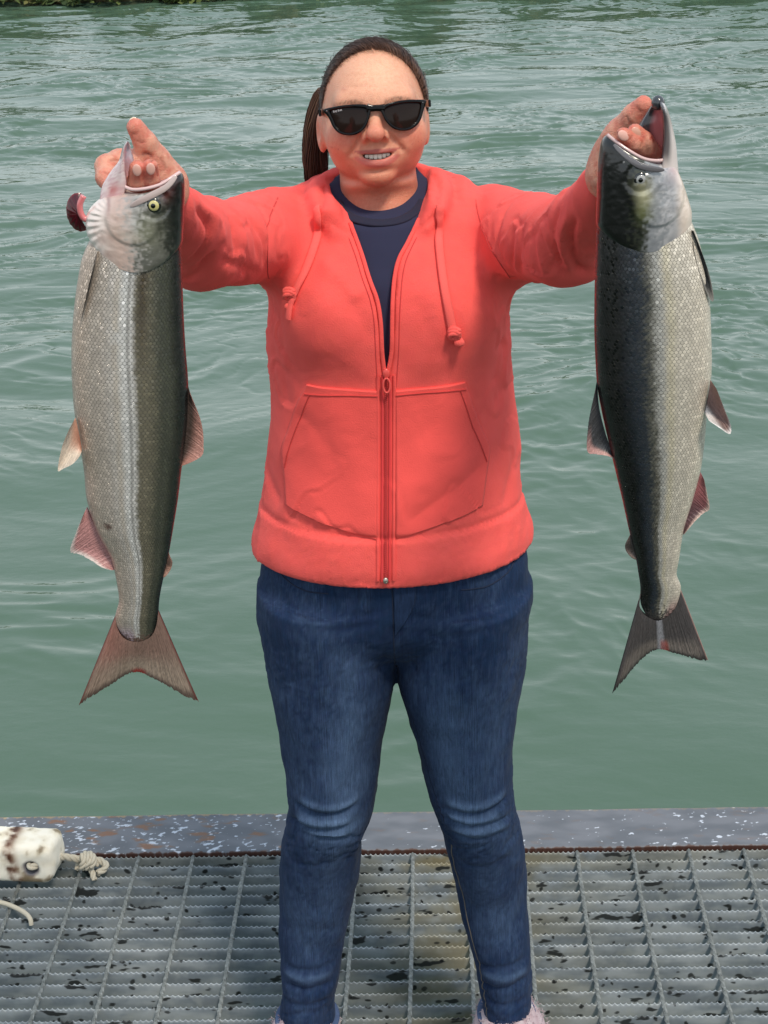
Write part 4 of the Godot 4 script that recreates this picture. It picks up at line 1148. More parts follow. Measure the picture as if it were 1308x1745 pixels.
# ---------------------------------------------------------------- the scene
func _ready() -> void:
	rng.seed = 11
	rough_noise = noise(3, 8.0, 3)
	fold_noise = noise(8, 9.0, 2)
	spot_noise = noise(21, 6.0, 3)
	# camera
	var cam := Camera3D.new()
	cam.name = "camera"
	cam.transform = Transform3D(Basis(Vector3(0.9994,-0.0321,0.0136), Vector3(0.0349,0.9206,-0.3889), Vector3(0,0.3891,0.9212)), Vector3(0,1.762,2.06))
	cam.fov = 34.62
	cam.near = 0.05
	cam.far = 400.0
	add_child(cam)
	cam.current = true
	# sky and exposure
	var env := Environment.new()
	env.background_mode = Environment.BG_SKY
	var sky := Sky.new()
	var sm := ProceduralSkyMaterial.new()
	sm.sky_top_color = Color(0.66, 0.72, 0.78)
	sm.sky_horizon_color = Color(0.9, 0.92, 0.92)
	sm.sky_curve = 0.2
	sm.ground_bottom_color = Color(0.2, 0.24, 0.21)
	sm.ground_horizon_color = Color(0.35, 0.4, 0.36)
	sm.sun_angle_max = 1.0
	sky.sky_material = sm
	env.sky = sky
	env.background_energy_multiplier = 1.42
	env.tonemap_mode = Environment.TONE_MAPPER_LINEAR
	env.tonemap_exposure = 1.07
	env.sdfgi_enabled = true; env.ssao_enabled = true; env.ssil_enabled = true
	var we := WorldEnvironment.new()
	we.name = "environment"
	we.environment = env
	add_child(we)
	# sun, high on the right, a little in front of the person
	var sun := DirectionalLight3D.new()
	sun.name = "sun"
	sun.light_energy = 0.85
	sun.light_color = Color(1.0, 0.955, 0.89)
	sun.light_angular_distance = 10.0
	sun.shadow_enabled = true
	var towards := Vector3(0.26, 0.84, 0.48).normalized()
	sun.transform = Transform3D(Basis.looking_at(-towards, Vector3.UP), Vector3.ZERO)
	add_child(sun)

	setup_fields()
	setup_hands()
	fender_xf = Transform3D(Basis(Vector3.UP, -0.16) * Basis(Vector3.BACK, 0.02), Vector3(-0.7005,0.045,-0.4822) + Vector3(-0.125, 0.0, 0.0))
	fender_inv = fender_xf.affine_inverse()
	var jobs := []
	for k in 8:
		var th := Thread.new()
		th.start(_mesh_job.bind(k))
		jobs.append(th)
	build_setting()
	build_dock()
	var geo := []
	for th in jobs:
		geo.append(th.wait_to_finish())
	build_person(geo)
	build_salmon_left()
	build_salmon_right()
	build_fender(geo[7])

func build_setting() -> void:
	# ---- river
	var w1 := noise(41, 1.0, 2); var w2 := noise(42, 1.0, 2); var w3 := noise(43, 1.0, 2); var w4 := noise(45, 1.0, 2); var warp := noise(44, 0.35, 2)
	var g := Geo.new()
	var zs := PackedFloat32Array()
	var z := 1.2
	while z > -26.0:
		zs.append(z)
		z -= (0.016 if z > -9.0 else 0.024) if z < -0.9 and z > -22.0 else 0.3
	var us := PackedFloat32Array()
	for q in 12:
		us.append(-1.0 - pow((12 - q) / 12.0, 2.0) * 14.0)
	for q in 381:
		us.append(-1.0 + q / 190.0)
	for q in 12:
		us.append(1.0 + pow((q + 1) / 12.0, 2.0) * 14.0)
	for zz in zs:
		var dist := 2.06 - zz
		var wide := 0.27 * dist + 0.5
		for u in us:
			var x: float = u * wide
			var xx := x + warp.get_noise_2d(x, zz) * 0.5
			var yy := zz + warp.get_noise_2d(x + 50.0, zz) * 0.4 + x * 0.06
			var calm: float = 0.42 + 0.7 * sst(4.0, 8.5, dist)
			var a := w1.get_noise_2d(xx * 0.35, yy * 0.8)
			var b := 1.0 - absf(w2.get_noise_2d(xx * 1.1, yy * 2.6)) * 2.0
			var c := 1.0 - absf(w3.get_noise_2d(xx * 3.0 + 9.0, yy * 6.5)) * 2.0
			var patchy: float = clampf(0.55 + warp.get_noise_2d(x * 1.4 + 90.0, zz * 1.9) * 1.4, 0.22, 1.25)
			var f4: float = w4.get_noise_2d(xx * 1.3 + 31.0, yy * 4.2)
			var furrow: float = exp(-f4 * f4 / 0.0016) * clampf(0.3 + patchy * 0.7, 0.0, 1.0) * sst(4.5, 8.0, dist)
			var h := -0.0075 * furrow + a * 0.045 * calm + b * 0.016 * calm * patchy + c * 0.006 * calm * patchy
			g.v.append(Vector3(x, -0.45 + h - 0.02, zz))
	grid_index(g, zs.size(), us.size(), false)
	g.normals()
	if g.n[g.n.size() / 2].y < 0.0:
		for k in range(0, g.i.size(), 3):
			var q := g.i[k]; g.i[k] = g.i[k + 1]; g.i[k + 1] = q
		g.normals()
	var wm := mat(Color(0.292, 0.386, 0.318), 0.04, 0.0, false)
	wm.metallic_specular = 0.5
	var rip := NoiseTexture2D.new()
	rip.width = 512; rip.height = 512; rip.seamless = true; rip.as_normal_map = true; rip.bump_strength = 2.0
	var rn := noise(7, 0.018, 4)
	rip.noise = rn
	wm.normal_enabled = true; wm.normal_texture = rip; wm.normal_scale = 0.4
	wm.uv1_triplanar = true; wm.uv1_world_triplanar = true; wm.uv1_scale = Vector3(0.9, 1.0, 1.8)
	var river := put("water", g, wm, self)
	river.set_meta("kind", "structure")
	river.set_meta("label", "green rippled river flowing behind the steel dock")
	# ---- far bank: a slope of earth, with low scrub along its foot
	var bank := Geo.new()
	var bn := noise(51, 0.5, 3)
	for r in 24:
		var f := r / 23.0
		for c in 160:
			var x := -40.0 + c * 0.5
			var foot := -20.9 + x * 0.14 + bn.get_noise_2d(x, 2.0) * 0.5
			var d := f * f * 14.0
			bank.v.append(Vector3(x, -0.75 + minf(d * 0.55, 1.2) + d * 0.06 + bn.get_noise_2d(x * 2.0, d * 2.0) * 0.18, foot - d))
			var e := bn.get_noise_2d(x * 5.0, d * 6.0)
			bank.c.append(s(70, 60, 46).lerp(s(96, 92, 60), sst(-0.2, 0.4, e)).lerp(s(54, 74, 40), sst(1.5, 3.0, d + e)))
	grid_index(bank, 24, 160, false)
	bank.normals()
	if bank.n[bank.n.size() / 2].y < 0.0:
		for k in range(0, bank.i.size(), 3):
			var q := bank.i[k]; bank.i[k] = bank.i[k + 1]; bank.i[k + 1] = q
		bank.normals()
	var bo := put("river_bank", bank, mat(Color.WHITE, 0.95), self)
	bo.set_meta("kind", "structure")
	bo.set_meta("label", "far earth bank of the river at the top of the view")
	var leaf := Geo.new()
	for q in [[-1, 0, 0], [0, 0.5, 0.02], [1, 0, 0], [0, -0.5, -0.02]]:
		leaf.v.append(Vector3(q[0], q[1], q[2]) * 0.05)
	leaf.i = PackedInt32Array([0, 1, 2, 0, 2, 3])
	var lm := mat(Color.WHITE, 0.8)
	lm.backlight_enabled = true; lm.backlight = Color(0.2, 0.25, 0.12)
	var mm := MultiMesh.new()
	mm.transform_format = MultiMesh.TRANSFORM_3D
	mm.use_colors = true
	mm.mesh = mesh_of(leaf, lm)
	mm.instance_count = 90000
	for k in mm.instance_count:
		var x := rng.randf_range(-16.0, 16.0)
		var clump := bn.get_noise_2d(x * 1.7, 30.0)
		var d := rng.randf() * 2.6
		var foot := -20.9 + x * 0.14 + bn.get_noise_2d(x, 2.0) * 0.5
		var top := clampf(0.5 + clump * 1.6, 0.12, 1.3) * sin(PI * clampf(0.12 + d / 2.9, 0.0, 1.0))
		var y := rng.randf() * top - 0.45 + d * 0.4
		var b := Basis.from_euler(Vector3(rng.randf() * TAU, rng.randf() * TAU, rng.randf() * TAU)).scaled(Vector3.ONE * rng.randf_range(0.7, 1.9))
		mm.set_instance_transform(k, Transform3D(b, Vector3(x, y, foot - d)))
		mm.set_instance_color(k, s(44, 66, 32).lerp(s(92, 104, 48), rng.randf()).lerp(s(112, 96, 62), 0.5 * sst(0.1, 0.3, bn.get_noise_2d(x * 3.0, 70.0))))
	var scrub := MultiMeshInstance3D.new()
	scrub.name = "bank_scrub"
	scrub.multimesh = mm
	scrub.set_meta("kind", "stuff"); scrub.set_meta("label", "low green scrub along the far river bank"); scrub.set_meta("category", "bushes")
	add_child(scrub)

func deck_texture() -> ImageTexture:
	# stains on the bars: u runs across the dock, v row by row
	var W := 1024; var H := 640
	var im := Image.create(W, H, false, Image.FORMAT_RGB8)
	var n1 := noise(61, 0.012, 4); var n2 := noise(62, 0.05, 3); var n3 := noise(63, 0.004, 2)
	for y in H:
		for x in W:
			var wx := -1.0 + 2.0 * x / W
			var a := n1.get_noise_2d(x, y * 1.6)
			var b := n2.get_noise_2d(x * 1.0, y * 0.4)
			var c := Color8(164, 171, 175).lerp(Color8(122, 131, 138), clampf(0.5 + a * 1.3 + b * 0.5, 0, 1))
			var och: float = exp(-pow((wx - 0.15) / 0.16, 2.0)) * 0.6 + 0.25 * exp(-pow(float(y) / 90.0, 2.0))
			och *= clampf(0.55 + n3.get_noise_2d(x * 2.0, y * 3.0) * 1.5 + b * 0.6, 0.0, 1.0)
			c = c.lerp(Color8(140, 128, 96), clampf(och, 0.0, 0.8))
			c = c.lerp(Color8(176, 180, 176), clampf(b * 0.8 - 0.1, 0.0, 0.4))
			var wet := n1.get_noise_2d(x * 1.6 + 700.0, y * 2.0)
			c = c.lerp(Color8(36, 38, 38), sst(0.4, 0.47, wet) * 0.85)
			im.set_pixel(x, y, c)
	var r := RandomNumberGenerator.new()
	r.seed = 77
	for k in 1100:
		var cx := r.randf() * W; var cy := r.randf() * H
		if n3.get_noise_2d(cx * 1.5, cy * 1.5) < r.randf_range(-0.5, 0.25):
			continue
		var rx := r.randf_range(0.9, 2.6); var ry := r.randf_range(1.8, 5.5)
		var dark := r.randf_range(0.6, 0.95)
		var lean := r.randf_range(-0.25, 0.25)
		for yy in range(int(cy - ry) - 1, int(cy + ry) + 2):
			for xx in range(int(cx - rx) - 4, int(cx + rx) + 5):
				if xx < 0 or yy < 0 or xx >= W or yy >= H:
					continue
				var dx := (xx - cx - lean * (yy - cy)) / rx; var dy := (yy - cy) / ry
				var e := dx * dx + dy * dy
				if e < 1.2:
					im.set_pixel(xx, yy, im.get_pixel(xx, yy).lerp(Color8(26, 27, 27), dark * sst(1.2, 0.7, e)))
	return ImageTexture.create_from_image(im)

func beam_texture() -> ImageTexture:
	var W := 2048; var H := 128
	var im := Image.create(W, H, false, Image.FORMAT_RGB8)
	var n1 := noise(71, 0.075, 3); var n2 := noise(72, 0.008, 3); var n3 := noise(73, 0.02, 4)
	for y in H:
		for x in W:
			var wx := -1.1 + 2.2 * x / W
			var t := y / float(H)
			var c := Color8(108, 111, 118).lerp(Color8(92, 96, 103), clampf(0.5 + n2.get_noise_2d(x, y * 2.0) * 1.4, 0, 1))
			var left := sst(0.05, -0.35, wx)
			var right := sst(0.3, 0.62, wx)
			var chip := n1.get_noise_2d(x * 0.75 + y * 0.5, y * 1.1 - x * 0.15) + 0.5 * n3.get_noise_2d(x, y)
			var limit := 0.66 - 0.3 * left - 0.17 * right - 0.08 * sst(0.55, 0.95, t)
			c = c.lerp(Color8(206, 214, 226), sst(limit + 0.05, limit + 0.12, chip) * 0.85)
			var r := n3.get_noise_2d(x * 0.6 + 300.0, y * 1.4)
			c = c.lerp(Color8(126, 90, 68), clampf(sst(0.34 - 0.14 * left, 0.55, r) * (0.15 + 0.85 * left), 0.0, 0.9))
			c = c.lerp(Color8(66, 40, 32), sst(0.955, 0.975, t + n1.get_noise_2d(x, 9.0) * 0.03))
			c = c.lerp(Color8(168, 140, 100), 0.7 * sst(0.07, 0.03, t + n1.get_noise_2d(x, 50.0) * 0.06) * (0.4 + 0.6 * left))
			im.set_pixel(x, y, c)
	return ImageTexture.create_from_image(im)

func build_dock() -> void:
	var dock := thing("dock", "grey steel grating dock with a chipped painted edge beam under the person", "dock", Vector3(-0.022,0,-0.4955))
	dock.rotation.y = -deg_to_rad(2.2)
	var local := func(called: String, g: Geo, m: Material, at: Vector3) -> MeshInstance3D:
		var o := MeshInstance3D.new()
		o.name = called; o.mesh = mesh_of(g, m); o.position = at
		dock.add_child(o, true)
		return o
	# edge beam
	var bm := mat(Color.WHITE, 0.55, 0.0, false)
	bm.albedo_texture = beam_texture()
	var g := Geo.new()
	var prof := [Vector2(-0.128, -0.14), Vector2(-0.128, 0.0), Vector2(-0.1255, 0.0045), Vector2(-0.121, 0.006), Vector2(-0.006, 0.006), Vector2(-0.0015, 0.0045), Vector2(0.0, 0.002), Vector2(0.0, -0.14)]
	var tv := [-0.3, 0.0, 0.02, 0.05, 0.93, 0.965, 0.985, 1.0]
	for q in 45:
		var x := -1.1 + q * 0.05
		for k in prof.size():
			g.v.append(Vector3(x, prof[k].y + 0.0012 * rough_noise.get_noise_2d(x * 0.8, 4.0), prof[k].x + 0.002 * rough_noise.get_noise_2d(x, k * 0.02)))
			g.uv.append(Vector2((x + 1.1) / 2.2, clampf(tv[k], 0.004, 0.996)))
	grid_index(g, 45, prof.size(), false)
	g.normals()
	if g.n[20 * 8 + 4].y < 0.0:
		for k in range(0, g.i.size(), 3):
			var q := g.i[k]; g.i[k] = g.i[k + 1]; g.i[k + 1] = q
		g.normals()
	local.call("edge_beam", g, bm, Vector3.ZERO)
	# bearing bars with serrated tops
	var dm := mat(Color.WHITE, 0.5, 0.1, false)
	dm.albedo_texture = deck_texture()
	dm.metallic_specular = 0.5
	var rm := mat(Color(0.74, 0.75, 0.74), 0.5, 0.3, false)
	var nt := NoiseTexture2D.new()
	nt.width = 256; nt.height = 256; nt.seamless = true
	nt.noise = noise(5, 0.03, 4)
	var ramp := Gradient.new()
	ramp.set_color(0, Color(0.36, 0.37, 0.36)); ramp.set_color(1, Color(0.95, 0.96, 0.96))
	nt.color_ramp = ramp
	rm.albedo_texture = nt
	rm.uv1_triplanar = true; rm.uv1_scale = Vector3(9, 9, 9)
	var rows := 36
	for r in rows:
		var bar := Geo.new()
		var period := 0.0091
		var x := -1.0
		var phase := rng.randf() * period
		var th := 0.0028
		while x <= 1.0:
			var f := fposmod(x + phase, period) / period
			var top := -0.0042 * pow(sin(PI * f), 0.8) - 0.0006 * absf(rough_noise.get_noise_2d(x * 9.0, r * 3.0))
			var u := (x + 1.0) / 2.0
			var row := r / 21.0
			var wob := 0.0008 * rough_noise.get_noise_2d(x * 0.6, r * 7.0)
			var front := PackedFloat32Array([-0.038, -0.02, -0.008, top - 0.0008, top, top, top - 0.0008, -0.038])
			var dep := PackedFloat32Array([th / 2, th / 2, th / 2, th / 2, th / 2 - 0.0008, -th / 2 + 0.0008, -th / 2, -th / 2])
			for k in 8:
				bar.v.append(Vector3(x, front[k], dep[k] + wob))
				bar.uv.append(Vector2(u, fposmod(row + (0.0 if k > 4 else -front[k] / 0.03 / 21.0), 1.0) * 0.98 + 0.01))
			x += period / 5.0
		var n := bar.v.size() / 8
		grid_index(bar, n, 8, false)
		bar.normals()
		if bar.n[(n / 2) * 8 + 1].z < 0.0:
			for k in range(0, bar.i.size(), 3):
				var q := bar.i[k]; bar.i[k] = bar.i[k + 1]; bar.i[k + 1] = q
			bar.normals()
		local.call("bearing_bar", flat_shaded(bar) if false else bar, dm, Vector3(0, 0, 0.0045 + r * 0.03))
	# twisted cross rods
	for k in 19:
		var rod := Geo.new()
		var p := PackedVector3Array()
		var wander := rng.randf_range(-0.0015, 0.0015)
		for q in 200:
			p.append(Vector3(wander * sin(q * 0.05), 0.0006 * rough_noise.get_noise_2d(q * 0.06, k * 5.0), q * 1.08 / 199.0))
		rod = tube(p, PackedFloat32Array([0.0039]), 4, 1.0, Vector3.UP, true, 95.0)
		local.call("cross_rod", flat_shaded(rod), rm, Vector3(-0.0503 + (k - 9) * 0.1016 + rng.randf_range(-0.002, 0.002), -0.0022, 0.003))

func build_fender(shape: Geo) -> void:
	for k in shape.v.size():
		var q := fender_inv * shape.v[k]
		var a := spot_noise.get_noise_3dv(q * 2.2)
		var b := rough_noise.get_noise_3dv(q * 4.5)
		var c := s(238, 232, 216)
		c = c.lerp(s(190, 170, 128), clampf(a * 0.9 + b * 0.5 + 0.04 + sst(0.15, -0.02, q.x) * 0.3, 0.0, 0.75))
		c = c.lerp(s(104, 84, 58), 0.8 * sst(0.36, 0.8, b + a * 0.9 + sst(0.12, 0.02, q.x) * 0.3 + (0.18 if q.y < -0.01 else 0.0)))
		# a rust run round the block near its end
		var band := exp(-pow((q.x - 0.145 + b * 0.012 + q.y * 0.15) / 0.011, 2.0))
		c = c.lerp(s(116, 62, 26), clampf(band * (0.75 + b), 0.0, 0.95))
		c = c.lerp(s(58, 34, 20), clampf(band * band * (0.3 + b * 1.8), 0.0, 0.85))
		var hole := Vector2(q.x - 0.178, q.y + 0.004).length()
		c = c.lerp(s(112, 108, 112), sst(0.02, 0.012, hole))
		shape.c.append(c)
	var f := put("dock_fender", shape, mat(Color.WHITE, 0.6), self)
	f.set_meta("label", "weathered white plastic float with rust stains at the left dock edge"); f.set_meta("category", "float")
	# rope through its hole, knotted; three strands laid round each other
	var rope_m := mat(Color(0.74, 0.71, 0.64), 0.9, 0.0, false)
	var rope := func(pts: PackedVector3Array, count: int, r: float) -> Geo:
		var d := dense(pts, count)
		var g := Geo.new()
		for st in 3:
			var path := PackedVector3Array()
			var run := 0.0
			var side := Vector3.UP
			for k in count:
				var t := (d[mini(k + 1, count - 1)] - d[maxi(k - 1, 0)]).normalized()
				if k > 0:
					run += d[k].distance_to(d[k - 1])
				side = (side - t * side.dot(t)).normalized()
				var a := run * 0.9 / r + st * TAU / 3.0
				path.append(d[k] + (side * cos(a) + t.cross(side) * sin(a)) * r * 0.55)
			g.add(tube(path, PackedFloat32Array([r * 0.62]), 7))
		return g
	var hole_at := fender_xf * Vector3(0.178, -0.004, 0.036)
	var t := thing("rope", "knotted grey rope tied through the hole of the white float", "rope", Vector3(-0.577,0.01,-0.4809))
	put("rope_run", rope.call(PackedVector3Array([hole_at + Vector3(-0.004, 0.004, -0.05), hole_at + Vector3(0.0, 0.004, 0.002), Vector3(-0.6228,0.05,-0.4464), Vector3(-0.6059,0.042,-0.455), Vector3(-0.5876,0.03,-0.4657), Vector3(-0.5677,0.022,-0.4705), Vector3(-0.5447,0.014,-0.4696)]), 90, 0.0062), rope_m, t)
	var kc := Vector3(-0.5607,0.02,-0.4656)
	var knot := PackedVector3Array()
	for k in 60:
		var a := k / 59.0 * TAU * 2.3
		knot.append(kc + Vector3(-0.012 + 0.02 * k / 59.0 + 0.004 * sin(a * 2.0), cos(a) * 0.012 + 0.004, sin(a) * 0.013))
	put("knot", rope.call(knot, 160, 0.0055), rope_m, t)
	put("rope_end", rope.call(PackedVector3Array([Vector3(-0.5646,0.02,-0.4769), Vector3(-0.5451,0.018,-0.4749), Vector3(-0.5318,0.012,-0.468), Vector3(-0.5358,0.006,-0.4621), Vector3(-0.5457,0.004,-0.4547)]), 50, 0.0058), rope_m, t)
	put("rope_end", rope.call(PackedVector3Array([Vector3(-0.564,0.02,-0.4732), Vector3(-0.5589,0.012,-0.4623), Vector3(-0.5538,0.004,-0.4515), Vector3(-0.5514,-0.004,-0.4446)]), 40, 0.005), rope_m, t)
	put("rope_end", rope.call(PackedVector3Array([Vector3(-0.5762,0.016,-0.4796), Vector3(-0.5852,0.008,-0.4769), Vector3(-0.5853,0.004,-0.4679)]), 30, 0.004), rope_m, t)
	var l := put("loose_line", tube(dense(PackedVector3Array([Vector3(-0.7726,0.01,-0.3886), Vector3(-0.7057,0.009,-0.3689), Vector3(-0.6773,0.01,-0.3522), Vector3(-0.6556,0.009,-0.3355), Vector3(-0.6442,0.006,-0.3221), Vector3(-0.6424,-0.004,-0.317)]), 60), PackedFloat32Array([0.0042]), 8), rope_m, self)
	l.set_meta("label", "thin loose tan line lying on the grating at the left edge"); l.set_meta("category", "rope")

func loop_points(p: PackedVector3Array, count: int) -> PackedVector3Array:
	var q := PackedVector3Array(p)
	q.append(p[0]); q.append(p[1]); q.insert(0, p[p.size() - 1])
	var m := q.size() - 1
	var out := PackedVector3Array()
	for k in count:
		out.append(cr(q, (1.0 + k * (m - 2.0) / count) / m))
	return out

func glass_z(p: Vector3) -> Vector3:
	return Vector3(p.x, p.y, 0.0855 - 5.5 * (p.x + 0.002) * (p.x + 0.002))

func build_sunglasses(person: Node3D) -> void:
	var out_l := PackedVector3Array([Vector3(-0.0615,0.0123,0.078), Vector3(-0.0474,0.015,0.078), Vector3(-0.0328,0.0159,0.078), Vector3(-0.019,0.0156,0.078), Vector3(-0.0091,0.0138,0.078), Vector3(-0.0061,0.0089,0.078), Vector3(-0.0085,-0.0004,0.078), Vector3(-0.0126,-0.0088,0.078), Vector3(-0.0183,-0.0151,0.078), Vector3(-0.0273,-0.0189,0.078), Vector3(-0.0377,-0.0188,0.078), Vector3(-0.0464,-0.0151,0.078), Vector3(-0.0521,-0.0079,0.078), Vector3(-0.0555,0.0011,0.078), Vector3(-0.0585,0.0061,0.078)])
	var in_l := PackedVector3Array([Vector3(-0.0543,0.0111,0.078), Vector3(-0.0455,0.0132,0.078), Vector3(-0.033,0.0139,0.078), Vector3(-0.0206,0.013,0.078), Vector3(-0.0118,0.011,0.078), Vector3(-0.0091,0.0071,0.078), Vector3(-0.0109,-0.0002,0.078), Vector3(-0.0146,-0.0073,0.078), Vector3(-0.0199,-0.0129,0.078), Vector3(-0.0281,-0.0162,0.078), Vector3(-0.0371,-0.0162,0.078), Vector3(-0.0448,-0.0128,0.078), Vector3(-0.0495,-0.0061,0.078), Vector3(-0.0517,0.0009,0.078), Vector3(-0.0537,0.0064,0.078)])
	var out_r := PackedVector3Array([Vector3(0.0601,0.0142,0.078), Vector3(0.0467,0.016,0.078), Vector3(0.0322,0.0164,0.078), Vector3(0.0169,0.0146,0.078), Vector3(0.0069,0.0113,0.078), Vector3(0.0055,0.006,0.078), Vector3(0.0078,-0.0009,0.078), Vector3(0.0114,-0.0079,0.078), Vector3(0.0182,-0.0148,0.078), Vector3(0.0284,-0.0185,0.078), Vector3(0.0388,-0.0181,0.078), Vector3(0.0475,-0.0136,0.078), Vector3(0.0532,-0.0063,0.078), Vector3(0.0565,0.0022,0.078), Vector3(0.0595,0.0094,0.078)])
	var in_r := PackedVector3Array([Vector3(0.0534,0.0122,0.078), Vector3(0.0438,0.0136,0.078), Vector3(0.0321,0.0139,0.078), Vector3(0.0188,0.0121,0.078), Vector3(0.0099,0.0087,0.078), Vector3(0.0085,0.0048,0.078), Vector3(0.0105,-0.0011,0.078), Vector3(0.0139,-0.0067,0.078), Vector3(0.0197,-0.0126,0.078), Vector3(0.0286,-0.0157,0.078), Vector3(0.0376,-0.0151,0.078), Vector3(0.0452,-0.0108,0.078), Vector3(0.0502,-0.0044,0.078), Vector3(0.0531,0.0031,0.078), Vector3(0.0545,0.0084,0.078)])
	var frame := Geo.new()
	var gm := mat(s(9, 8, 9).linear_to_srgb(), 0.15, 0.0, false)
	gm.clearcoat_enabled = true; gm.metallic_specular = 0.3; gm.clearcoat = 0.2; gm.clearcoat_roughness = 0.05
	var lm := mat(s(34, 25, 22).linear_to_srgb(), 0.08, 0.0, false)
	lm.metallic_specular = 0.3
	var node := Node3D.new()
	node.name = "sunglasses"
	person.add_child(node, true)
	node.position = -person.position
	var holder := func(called: String, g: Geo, m: Material) -> void:
		var o := MeshInstance3D.new()
		o.name = called
		o.mesh = mesh_of(g.moved(head_xf), m)
		node.add_child(o, true)
	for sidek in 2:
		var A := loop_points(out_l if sidek == 0 else out_r, 72)
		var B := loop_points(in_l if sidek == 0 else in_r, 72)
		var cm := Vector3.ZERO
		for q in B:
			cm += q / 72.0
		for k in 72:
			B[k] = cm + (B[k] - cm) * 0.955 - Vector3(0, 0.0006, 0)
		var ring := Geo.new()
		# section: outer back, outer front, rounded front, inner front, inner back
		var sec := [[0.0, -0.0028], [0.0, 0.0008], [0.18, 0.0018], [0.8, 0.0018], [1.0, 0.0008], [1.0, -0.0028]]
		for k in 72:
			for q in sec:
				var p := glass_z(A[k].lerp(B[k], q[0]))
				p.z += q[1]
				ring.v.append(p)
		grid_index(ring, 72, 6, true)
		# close the ring
		for q in 6:
			var a := 71 * 6 + q; var b := 71 * 6 + (q + 1) % 6; var c := q; var d := (q + 1) % 6
			ring.i.append_array(PackedInt32Array([a, b, c, b, d, c]))
		ring.normals()
		frame.add(ring)
		var lens := Geo.new()
		var mid := Vector3.ZERO
		for q in B:
			mid += q / 72.0
		for r in 9:
			for k in 72:
				var p := glass_z(mid.lerp(B[k] + (B[k] - mid) * 0.03, r / 8.0))
				p.z += -0.0006 + 0.0012 * (1.0 - pow(r / 8.0, 2.0))
				lens.v.append(p)
		grid_index(lens, 9, 72, true)
		lens.normals()
		holder.call("lens", lens, lm)
	# bridge
	var br := PackedVector3Array([Vector3(-0.0105,0.0109,0.08), Vector3(-0.005,0.0098,0.08), Vector3(-0.0002,0.0098,0.08), Vector3(0.0046,0.0094,0.08), Vector3(0.0101,0.009,0.08)])
	var bz := PackedVector3Array()
	for q in dense(br, 16):
		bz.append(glass_z(q) + Vector3(0, 0, 0.0002))
	frame.add(tube(bz, PackedFloat32Array([0.005, 0.0048, 0.0044, 0.0042, 0.004, 0.0039, 0.0038, 0.0038, 0.0038, 0.0038, 0.0039, 0.004, 0.0042, 0.0044, 0.0048, 0.005]), 10, 0.45, Vector3.BACK))
	holder.call("frame", frame, gm)
	for sg in [-1.0, 1.0]:
		var arm := slab(Vector3(0.0032, 0.0085, 0.075), 0.001)
		var tilt := Basis(Vector3.UP, sg * 0.06)
		var start := glass_z(Vector3(-0.0596,0.0095,0.078) if sg < 0 else Vector3(0.0582,0.0108,0.078))
		holder.call("temple", flat_shaded(arm.moved(Transform3D(tilt, start + Vector3(sg * 0.0042, -0.0005, -0.0375)))), gm)
		var rivet := ball(start + Vector3(-sg * 0.0042, 0.0012, 0.0026), Vector3(0.003, 0.0012, 0.0009), 6, 10)
		holder.call("rivet", rivet, mat(Color(0.8, 0.8, 0.8), 0.3, 0.8, false))
	# the small white mark printed on the lens
	var tm := TextMesh.new()
	var sf := SystemFont.new()
	sf.font_names = PackedStringArray(["Droid Serif"])
	sf.font_italic = true
	tm.font = sf; tm.text = "Ray-Ban"; tm.font_size = 24; tm.pixel_size = 0.00013; tm.depth = 0.0001
	tm.material = mat(Color(0.85, 0.85, 0.85), 0.6, 0.0, false)
	var o := MeshInstance3D.new()
	o.name = "lens_mark"; o.mesh = tm
	node.add_child(o, true)
	var lp := glass_z(Vector3(-0.0451,0.0101,0.078)) + Vector3(0, 0, 0.0014)
	o.transform = head_xf * Transform3D(Basis(Vector3.UP, -0.5) * Basis(Vector3.BACK, 0.12), lp)

func hair_pos(dir: Vector3, lift: float) -> Vector3:
	var r := Vector3(0.0655, 0.0765, 0.0915) + Vector3.ONE * lift
	var k := 1.0 / (dir / r).length()
	return Vector3(0.002, 0.0148, -0.015) + dir * k

